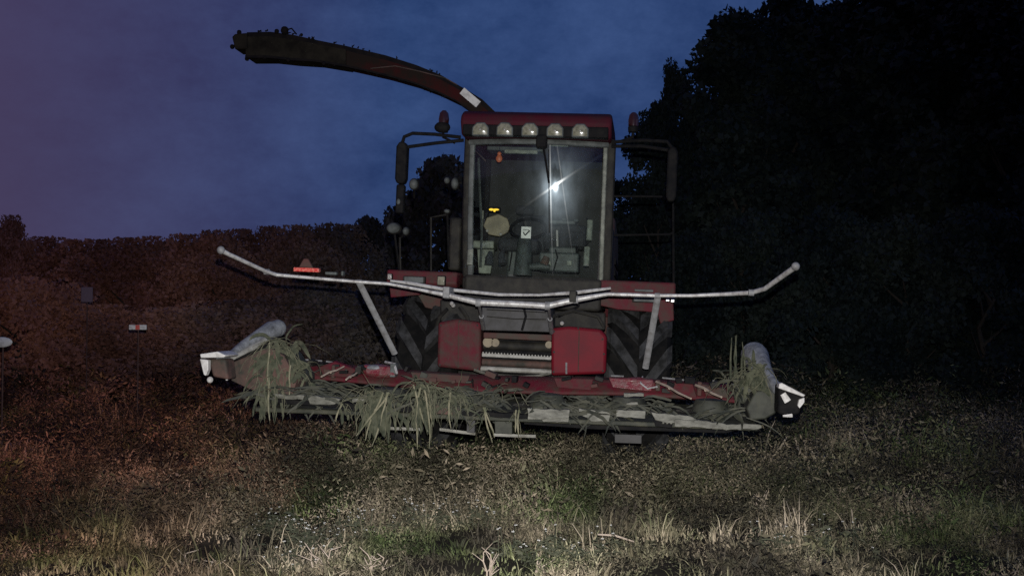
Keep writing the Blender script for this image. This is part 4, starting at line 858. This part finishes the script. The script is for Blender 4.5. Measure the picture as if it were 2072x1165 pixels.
clump(1530, 745, -2.75, 'crumpled maize leaves stuck on the face of the right divider ball', 0.32, 26, 12, 0.09, 0.45, 0.024, 0)
sb = B(); r = random.Random(5)
for k in range(5):
    p = Vector((-0.06+0.03*k, -0.02, 0.0)); sb.tube([p, p+Vector((r.uniform(-0.03, 0.02), 0, 0.16)), p+Vector((r.uniform(-0.04, 0.03), 0, r.uniform(0.22, 0.36)))], [0.011, 0.009, 0.003], 5)
sb.build('stalk', LEAFG, c_)
def stick(a_, b2, label, r0=0.010):
    p, q = hw(*a_), hw(*b2); m_ = (p+q)/2
    o = B().tube([p-m_, (p*0.66+q*0.34)-m_+Vector((0, 0, 0.008)), (p*0.33+q*0.67)-m_+Vector((0, 0, -0.004)), q-m_], [r0, r0*1.15, r0*0.95, r0*0.8], 7).ball((p*0.6+q*0.4)-m_, r0*1.4, 7, 5).build('maize_stalk', STICKM)
    o.location = m_; tag(o, label, 'maize stalk', 'cut maize stalks lying on the header')
stick((1328, 772, -2.2), (1398, 806, -2.75), 'longest bright cut maize stalk on the right half of the header')
stick((1408, 779, -2.1), (1460, 803, -2.5), 'dull reddish cut maize stalk near the right divider', 0.012)
stick((650, 762, -2.5), (696, 741, -2.2), 'cut maize stalk leaning on the red frame beside the left divider', 0.008)
stick((700, 768, -2.6), (722, 754, -2.4), 'short cut maize stalk left of the pale glare cap', 0.008)
# loose chopped leaves over the deck
r = random.Random(77); lit = B()
for k in range(1100):
    px = r.uniform(570, 1500)
    if math.sin(px*0.021+1.0)+0.6*math.sin(px*0.057) < r.uniform(-0.9, 0.5): continue
    y = r.uniform(-2.90, -1.75); f = (px-560)/960
    z_ = dl.z+(dr.z-dl.z)*f+r.uniform(0.0, 1.0)**1.3*(0.13 if px < 1130 else 0.10); x_ = dl.x+(dr.x-dl.x)*f
    p = Vector((x_, y, z_)); d = (r.choice((-1, 1))*r.uniform(0.3, 1), r.uniform(-0.5, 0.4), r.uniform(-0.25, 0.16))
    ribbon(lit, arc(p, d, r.uniform(0.10, 0.34), 0.9, 6, 0.28, r), r.uniform(0.005, 0.020))
lo_ = lit.build('chopped_maize_leaves', LITTERM); lo_.matrix_world = HM; tag(lo_, kind='stuff')

# ------------------------------------------------------------------ trees
def crown_mesh(name, seed, n_cl, n_leaf, lsize, m, shape, hn, wn):
    """crown hn high and wn wide: leaves gathered on clumps through its volume; shape(h) gives the radius (0..0.5) at relative height h"""
    r = np.random.default_rng(seed); C = []
    while len(C) < n_cl:
        h = r.random()**0.85; a = r.random()*2*np.pi; q = shape(h)*np.sqrt(r.random())**0.6*(0.85+0.15*np.sin(3*a+seed)+0.18*r.random()); C.append((q*np.cos(a)*wn, q*np.sin(a)*wn, h*hn))
    C = np.array(C); s = wn*(0.06+0.10*r.random(n_cl)); wgt = s**1.6/np.sum(s**1.6)
    ids = r.choice(n_cl, n_leaf, p=wgt); d = r.normal(size=(n_leaf, 3)); d /= np.linalg.norm(d, axis=1)[:, None]
    P = C[ids]+d*(s[ids]*r.random(n_leaf)**0.5)[:, None]*np.array([1, 1, 0.8]); P[:, 2] = np.clip(P[:, 2], 0.0, hn*1.06)
    q = r.normal(size=(n_leaf, 3)); q /= np.linalg.norm(q, axis=1)[:, None]; u = np.cross(q, r.normal(size=(n_leaf, 3))); u /= np.linalg.norm(u, axis=1)[:, None]
    L = lsize*(0.5+r.random(n_leaf))[:, None]; k = np.cross(q, u)
    V = np.stack([P-q*L, P+u*L*0.62+k*L*0.15, P+q*L, P-u*L*0.62+k*L*0.15], 1).reshape(-1, 3)/np.array([wn, wn, hn])
    rn = np.repeat(np.clip(0.5*r.random(n_cl)[ids]+0.5*r.random(n_leaf), 0, 1), 4)
    o = np_mesh(name, V, np.arange(n_leaf*4).reshape(-1, 4), m, rn); me = o.data; bpy.data.objects.remove(o); return me
def trunk_mesh(seed):
    r = random.Random(seed); b = B(); pts = [Vector((r.uniform(-0.02, 0.02)*i, r.uniform(-0.02, 0.02)*i, i*0.16)) for i in range(6)]
    b.tube(pts, [0.038, 0.028, 0.024, 0.018, 0.012, 0.005], 8)
    for k in range(7):
        h = r.uniform(0.15, 0.65); a = r.uniform(0, 6.28); i = int(h/0.16); p = pts[i].lerp(pts[i+1], h/0.16-i)
        b.tube([p, p+Vector((math.cos(a)*0.12, math.sin(a)*0.12, 0.08)), p+Vector((math.cos(a)*0.27, math.sin(a)*0.27, 0.2))], [0.012, 0.008, 0.003], 6)
    o = b.build('trunk', BARK); me = o.data; bpy.data.objects.remove(o); return me
round_ = lambda h: 0.46*math.sin(math.pi*min(1, max(0, 0.12+0.88*h)))**0.6+0.02
tall_ = lambda h: 0.34*(1-abs(h-0.38)**1.7*1.5)
bush_ = lambda h: 0.55*(1-h**2.2)**0.6
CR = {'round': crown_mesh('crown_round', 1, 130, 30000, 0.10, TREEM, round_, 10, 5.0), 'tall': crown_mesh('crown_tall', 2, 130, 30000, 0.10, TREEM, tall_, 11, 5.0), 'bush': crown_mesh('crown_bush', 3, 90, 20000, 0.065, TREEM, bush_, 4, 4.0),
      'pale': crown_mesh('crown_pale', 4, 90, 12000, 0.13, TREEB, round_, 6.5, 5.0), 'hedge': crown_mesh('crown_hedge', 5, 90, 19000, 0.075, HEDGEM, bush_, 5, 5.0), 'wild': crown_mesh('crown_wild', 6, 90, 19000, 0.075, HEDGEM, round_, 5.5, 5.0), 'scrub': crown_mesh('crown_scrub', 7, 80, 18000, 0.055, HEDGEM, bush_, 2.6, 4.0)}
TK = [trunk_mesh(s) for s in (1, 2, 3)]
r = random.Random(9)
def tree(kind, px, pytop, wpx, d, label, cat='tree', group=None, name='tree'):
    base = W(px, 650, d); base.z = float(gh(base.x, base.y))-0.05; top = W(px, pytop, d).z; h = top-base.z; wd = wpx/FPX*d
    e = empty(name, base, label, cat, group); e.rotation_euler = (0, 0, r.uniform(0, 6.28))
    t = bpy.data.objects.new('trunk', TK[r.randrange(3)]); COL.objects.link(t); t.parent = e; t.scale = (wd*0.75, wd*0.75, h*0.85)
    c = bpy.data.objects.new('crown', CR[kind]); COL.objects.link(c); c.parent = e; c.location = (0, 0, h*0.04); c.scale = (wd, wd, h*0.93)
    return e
G1 = 'tall dark trees on the right of the field'
for kind, px, pt, wp_, d, lab in [
    ('round', 1335, 205, 190, 30, 'dark round tree whose top shows just right of the cab beacon'),
    ('tall', 1372, 120, 120, 33, 'slim dark tree whose tip pokes out left of the tall wood'),
    ('round', 1500, 22, 330, 27, 'tall dark tree at the left corner of the wood, with a sloping top'),
    ('round', 1590, -22, 360, 29, 'tall dark tree left of the small sky notch in the wood'),
    ('round', 1700, 2, 300, 32, 'dark tree filling the small sky notch at the top of the wood'),
    ('round', 1800, -80, 400, 26, 'broad dark tree right of the small sky notch, cut by the picture top'),
    ('round', 1930, -120, 440, 25, 'tallest dark tree in the wood, one before the right edge'),
    ('round', 2070, -100, 420, 23, 'dark tree at the right edge of the picture'),
    ('round', 1560, 120, 420, 36, 'dark tree deep in the wood behind its left corner'),
    ('round', 1850, 80, 480, 35, 'dark tree deep in the wood behind its tallest trees'),
    ('round', 1425, 205, 260, 34, 'dark tree between the harvester and the corner of the wood')]:
    tree(kind, px, pt, wp_, d, lab, group=G1)
G2 = 'dark bushes at the foot of the wood'
for i, (px, pt, wp_, d, lab) in enumerate([(1400, 470, 240, 26, 'low dark bush right behind the harvester\'s right mirror and rail'), (1530, 430, 280, 24, 'dark bush behind the right end of the push bar'), (1680, 420, 300, 22, 'dark bush at the foot of the wood, second right of the push bar'),
    (1830, 440, 320, 21, 'dark bush at the foot of the wood, third right of the push bar'), (1990, 420, 330, 20, 'dark bush at the foot of the wood beside the right edge'), (1300, 420, 220, 34, 'dark bush seen between cab and right mirror')]):
    tree('bush', px, pt, wp_, d, lab, 'bush', G2, 'bush')
G3 = 'grey trees behind the harvester'
for kind, px, pt, wp_, d, lab in [('pale', 905, 316, 230, 42, 'grey rounded tree showing through the left mirror bracket'), ('pale', 1030, 330, 260, 44, 'grey tree hidden mostly behind the cab'), ('pale', 818, 400, 150, 43, 'smaller grey tree below the left mirror'), ('pale', 745, 440, 150, 45, 'low grey tree left of the left mirror'), ('round', 1180, 320, 260, 46, 'dark tree hidden mostly behind the right side of the cab')]:
    tree(kind, px, pt, wp_, d, lab, group=G3)
G4 = 'glare-tinted hedge bushes along the far left edge of the field'
tree('wild', 25, 446, 150, 30, 'tallest glare-tinted tree of the hedge, at the left edge of the picture', group=G4)
hx = [(95, 482), (150, 484), (205, 480), (262, 482), (318, 476), (372, 472), (430, 468), (488, 464), (545, 461), (602, 458), (660, 455), (705, 452)]
hl = ['beside the tall left tree', 'second right of the tall left tree', 'above the faint pale board', 'above the red and white marker', 'right of the red and white marker', 'third right of the red and white marker', 'above the left end of the push bar', 'just right of the push bar end', 'above the bend of the push bar', 'above the red reflector', 'right of the red reflector', 'next to the low grey tree']
for (px, pt), t in zip(hx, hl): tree('hedge' if r.random() < 0.8 else 'wild', px, pt+r.uniform(4, 14), r.uniform(200, 300), r.uniform(29, 33), 'glare-tinted hedge bush ' + t, 'bush', G4, 'hedge_bush')
G5 = 'low glare-tinted scrub in front of the hedge'
for (px, pt, wp_, d), t in zip([(40, 590, 230, 22), (200, 600, 220, 23), (350, 605, 230, 24), (500, 605, 230, 24), (640, 610, 220, 25), (760, 605, 200, 26)], ['at the left edge', 'behind the faint pale board', 'behind the red and white marker', 'behind the left end of the push bar', 'under the straight part of the push bar', 'behind the left strut']):
    tree('scrub', px, pt+r.uniform(-25, 25), wp_*1.5, d, 'low glare-tinted scrub bush ' + t, 'bush', G5, 'scrub_bush')

# ------------------------------------------------------------------ markers in the field
def board(name, px, py, d, wd, h, m, label, cat, post=True, red=False):
    c = W(px, py, d); g = float(gh(c.x, c.y)); e = empty(name, (c.x, c.y, g), label, cat)
    p = B().box((-wd/2, -0.012, c.z-g-h/2), (wd/2, 0.012, c.z-g+h/2)).build('plate', m, e, 0.006)
    if red: B().box((-wd*0.12, -0.017, c.z-g-h*0.46), (wd*0.12, -0.010, c.z-g+h*0.46)).build('red_band', REFL, p)
    B().tube([(0, 0.02, -0.1), (0, 0.02, c.z-g+h*0.4)], 0.009, 6).build('post', POSTM, e)
board('marker_post', 279, 662, 15.5, 0.25, 0.07, WHITE, 'small red and white marker plate on a thin post, left of the header', 'marker post', red=True)
board('signboard', 176, 596, 19, 0.2, 0.26, BLUEB, 'faint pale bluish board on a post in front of the glare-tinted hedge', 'sign')
c = W(4, 692, 13.0)
e = empty('reflector_post', (c.x, c.y, 0), 'white rounded reflector on a post at the left edge of the picture', 'reflector post')
B().ball((0, 0, c.z), (0.125, 0.02, 0.062), 16, 10).build('reflector', WHITE, e); B().tube([(0, 0.03, -0.1), (0, 0.03, c.z)], 0.010, 6).build('post', POSTM, e)

# ------------------------------------------------------------------ single weeds of the foreground
def dead_stalk(px, py, hgt, seed, label):
    d = (1.6-0.0)/((py-650)/FPX); c = W(px, py, d); c.z = float(gh(c.x, c.y)); r = random.Random(seed)
    b = B()
    for k in range(r.randint(2, 4)):
        p = Vector((r.uniform(-0.04, 0.04), r.uniform(-0.04, 0.04), -0.02)); dr_ = Vector((r.uniform(-0.35, 0.35), r.uniform(-0.2, 0.2), 1)).normalized(); h = hgt*r.uniform(0.6, 1.0)
        pts = [p+dr_*h*t+Vector((r.uniform(-0.012, 0.012), 0, 0)) for t in (0, 0.35, 0.7, 1)]; b.tube(pts, [0.007, 0.006, 0.005, 0.003], 6)
        for q in range(4):
            s = pts[1+q % 3]; e_ = s+Vector((r.uniform(-0.08, 0.08), r.uniform(-0.04, 0.04), r.uniform(0.01, 0.08))); b.tube([s, e_], [0.004, 0.002], 5)
    o = b.build('dead_weed', STICKM); o.location = c; tag(o, label, 'dead weed', 'pale dead weeds in the foreground')
for i, (px, py, h, t) in enumerate([(985, 1165, 0.22, 'pale dead weed with forked stems at the bottom middle of the field'), (655, 1160, 0.17, 'thin pale dead weed left of the bottom middle, below the white flowers'), (760, 1165, 0.15, 'short pale dead weed between two taller ones in the near grass'), (430, 1160, 0.12, 'lone short dead weed in the near grass on the left'), (1540, 1040, 0.22, 'thin dead weed standing alone on the right below the right divider'), (1100, 1160, 0.10, 'lowest pale dead weed just right of the bottom middle'), (375, 1130, 0.12, 'thin dead weed among the glare-tinted grass on the left')]):
    dead_stalk(px, py, h, 40+i, t)
B_ = W(1245, 1118, 7.4); q = B().tube([(-0.12, 0, 0.03), (0.0, 0.01, 0.02), (0.13, 0, -0.02)], [0.006, 0.008, 0.005], 6).build('dry_stem', STICKM); B_.z = float(gh(B_.x, B_.y))+0.12; q.location = B_; tag(q, 'pale dry stem lying across the near grass right of the middle', 'dry stem')
def flower_weed(px, py, n_, seed, label):
    d = 1.6/((py-650)/FPX); c = W(px, py, d); c.z = float(gh(c.x, c.y)); r = random.Random(seed); e = empty('flowering_weed', c, label, 'flowering weed', 'white flowering weeds in the near grass')
    s = B(); f = B(); lv = B()
    for k in range(n_*2):
        p = Vector((r.gauss(0, 0.12), r.gauss(0, 0.09), 0)); h = r.uniform(0.05, 0.22); t = p+Vector((r.uniform(-0.05, 0.05), r.uniform(-0.04, 0.04), h))
        s.tube([p-Vector((0, 0, 0.02)), (p+t)/2+Vector((r.uniform(-0.02, 0.02), 0, 0)), t], [0.004, 0.003, 0.002], 5)
        for a in range(5):
            an = a*1.257+r.random(); z = r.uniform(-0.2, 0.5); u = Vector((math.cos(an), math.sin(an)*0.7-0.3, z)).normalized(); v = u.cross(Vector((0, -1, 0.4))).normalized(); L = r.uniform(0.004, 0.012)
            f.add([t, t+u*L*0.6+v*L*0.4, t+u*L, t+u*L*0.6-v*L*0.4], [(0, 1, 2, 3)])
        for a in range(6):
            ribbon(lv, arc(p+(t-p)*r.uniform(0.1, 0.7), (r.uniform(-1, 1), r.uniform(-1, 0.3), 0.5), r.uniform(0.04, 0.10), 1.5, 4, 0.2, r), 0.007)
    lv.add(s.v, s.f); lv.build('foliage', LEAFG, e); f.build('blossoms', FLOWER, e, smooth=False)
for i, (px, py, n_, t) in enumerate([(560, 1070, 12, 'loose white flowering weed on the left rim of the bright grass'), (645, 1110, 16, 'dense white flowering weed left of the middle, behind the thin dead weed'), (715, 1080, 14, 'white flowering weed between the dense one and the dark weeds'), (850, 1070, 14, 'white flowering weed in the dark weeds below the bushy maize plant'), (950, 1075, 9, 'sparse white flowering weed just left of the bottom middle'), (600, 1150, 8, 'sparse white flowering weed nearest the bottom edge on the left'), (1570, 1120, 5, 'pair of white flower heads low in the green grass on the right'), (1690, 1115, 6, 'rightmost white flowering weed alone in dark grass'), (1080, 1140, 9, 'white flowering weed right of the forked dead weed'), (1180, 1130, 6, 'thin white flowering weed beside the dry lying stem')]):
    flower_weed(px, py, n_, 60+i, t)
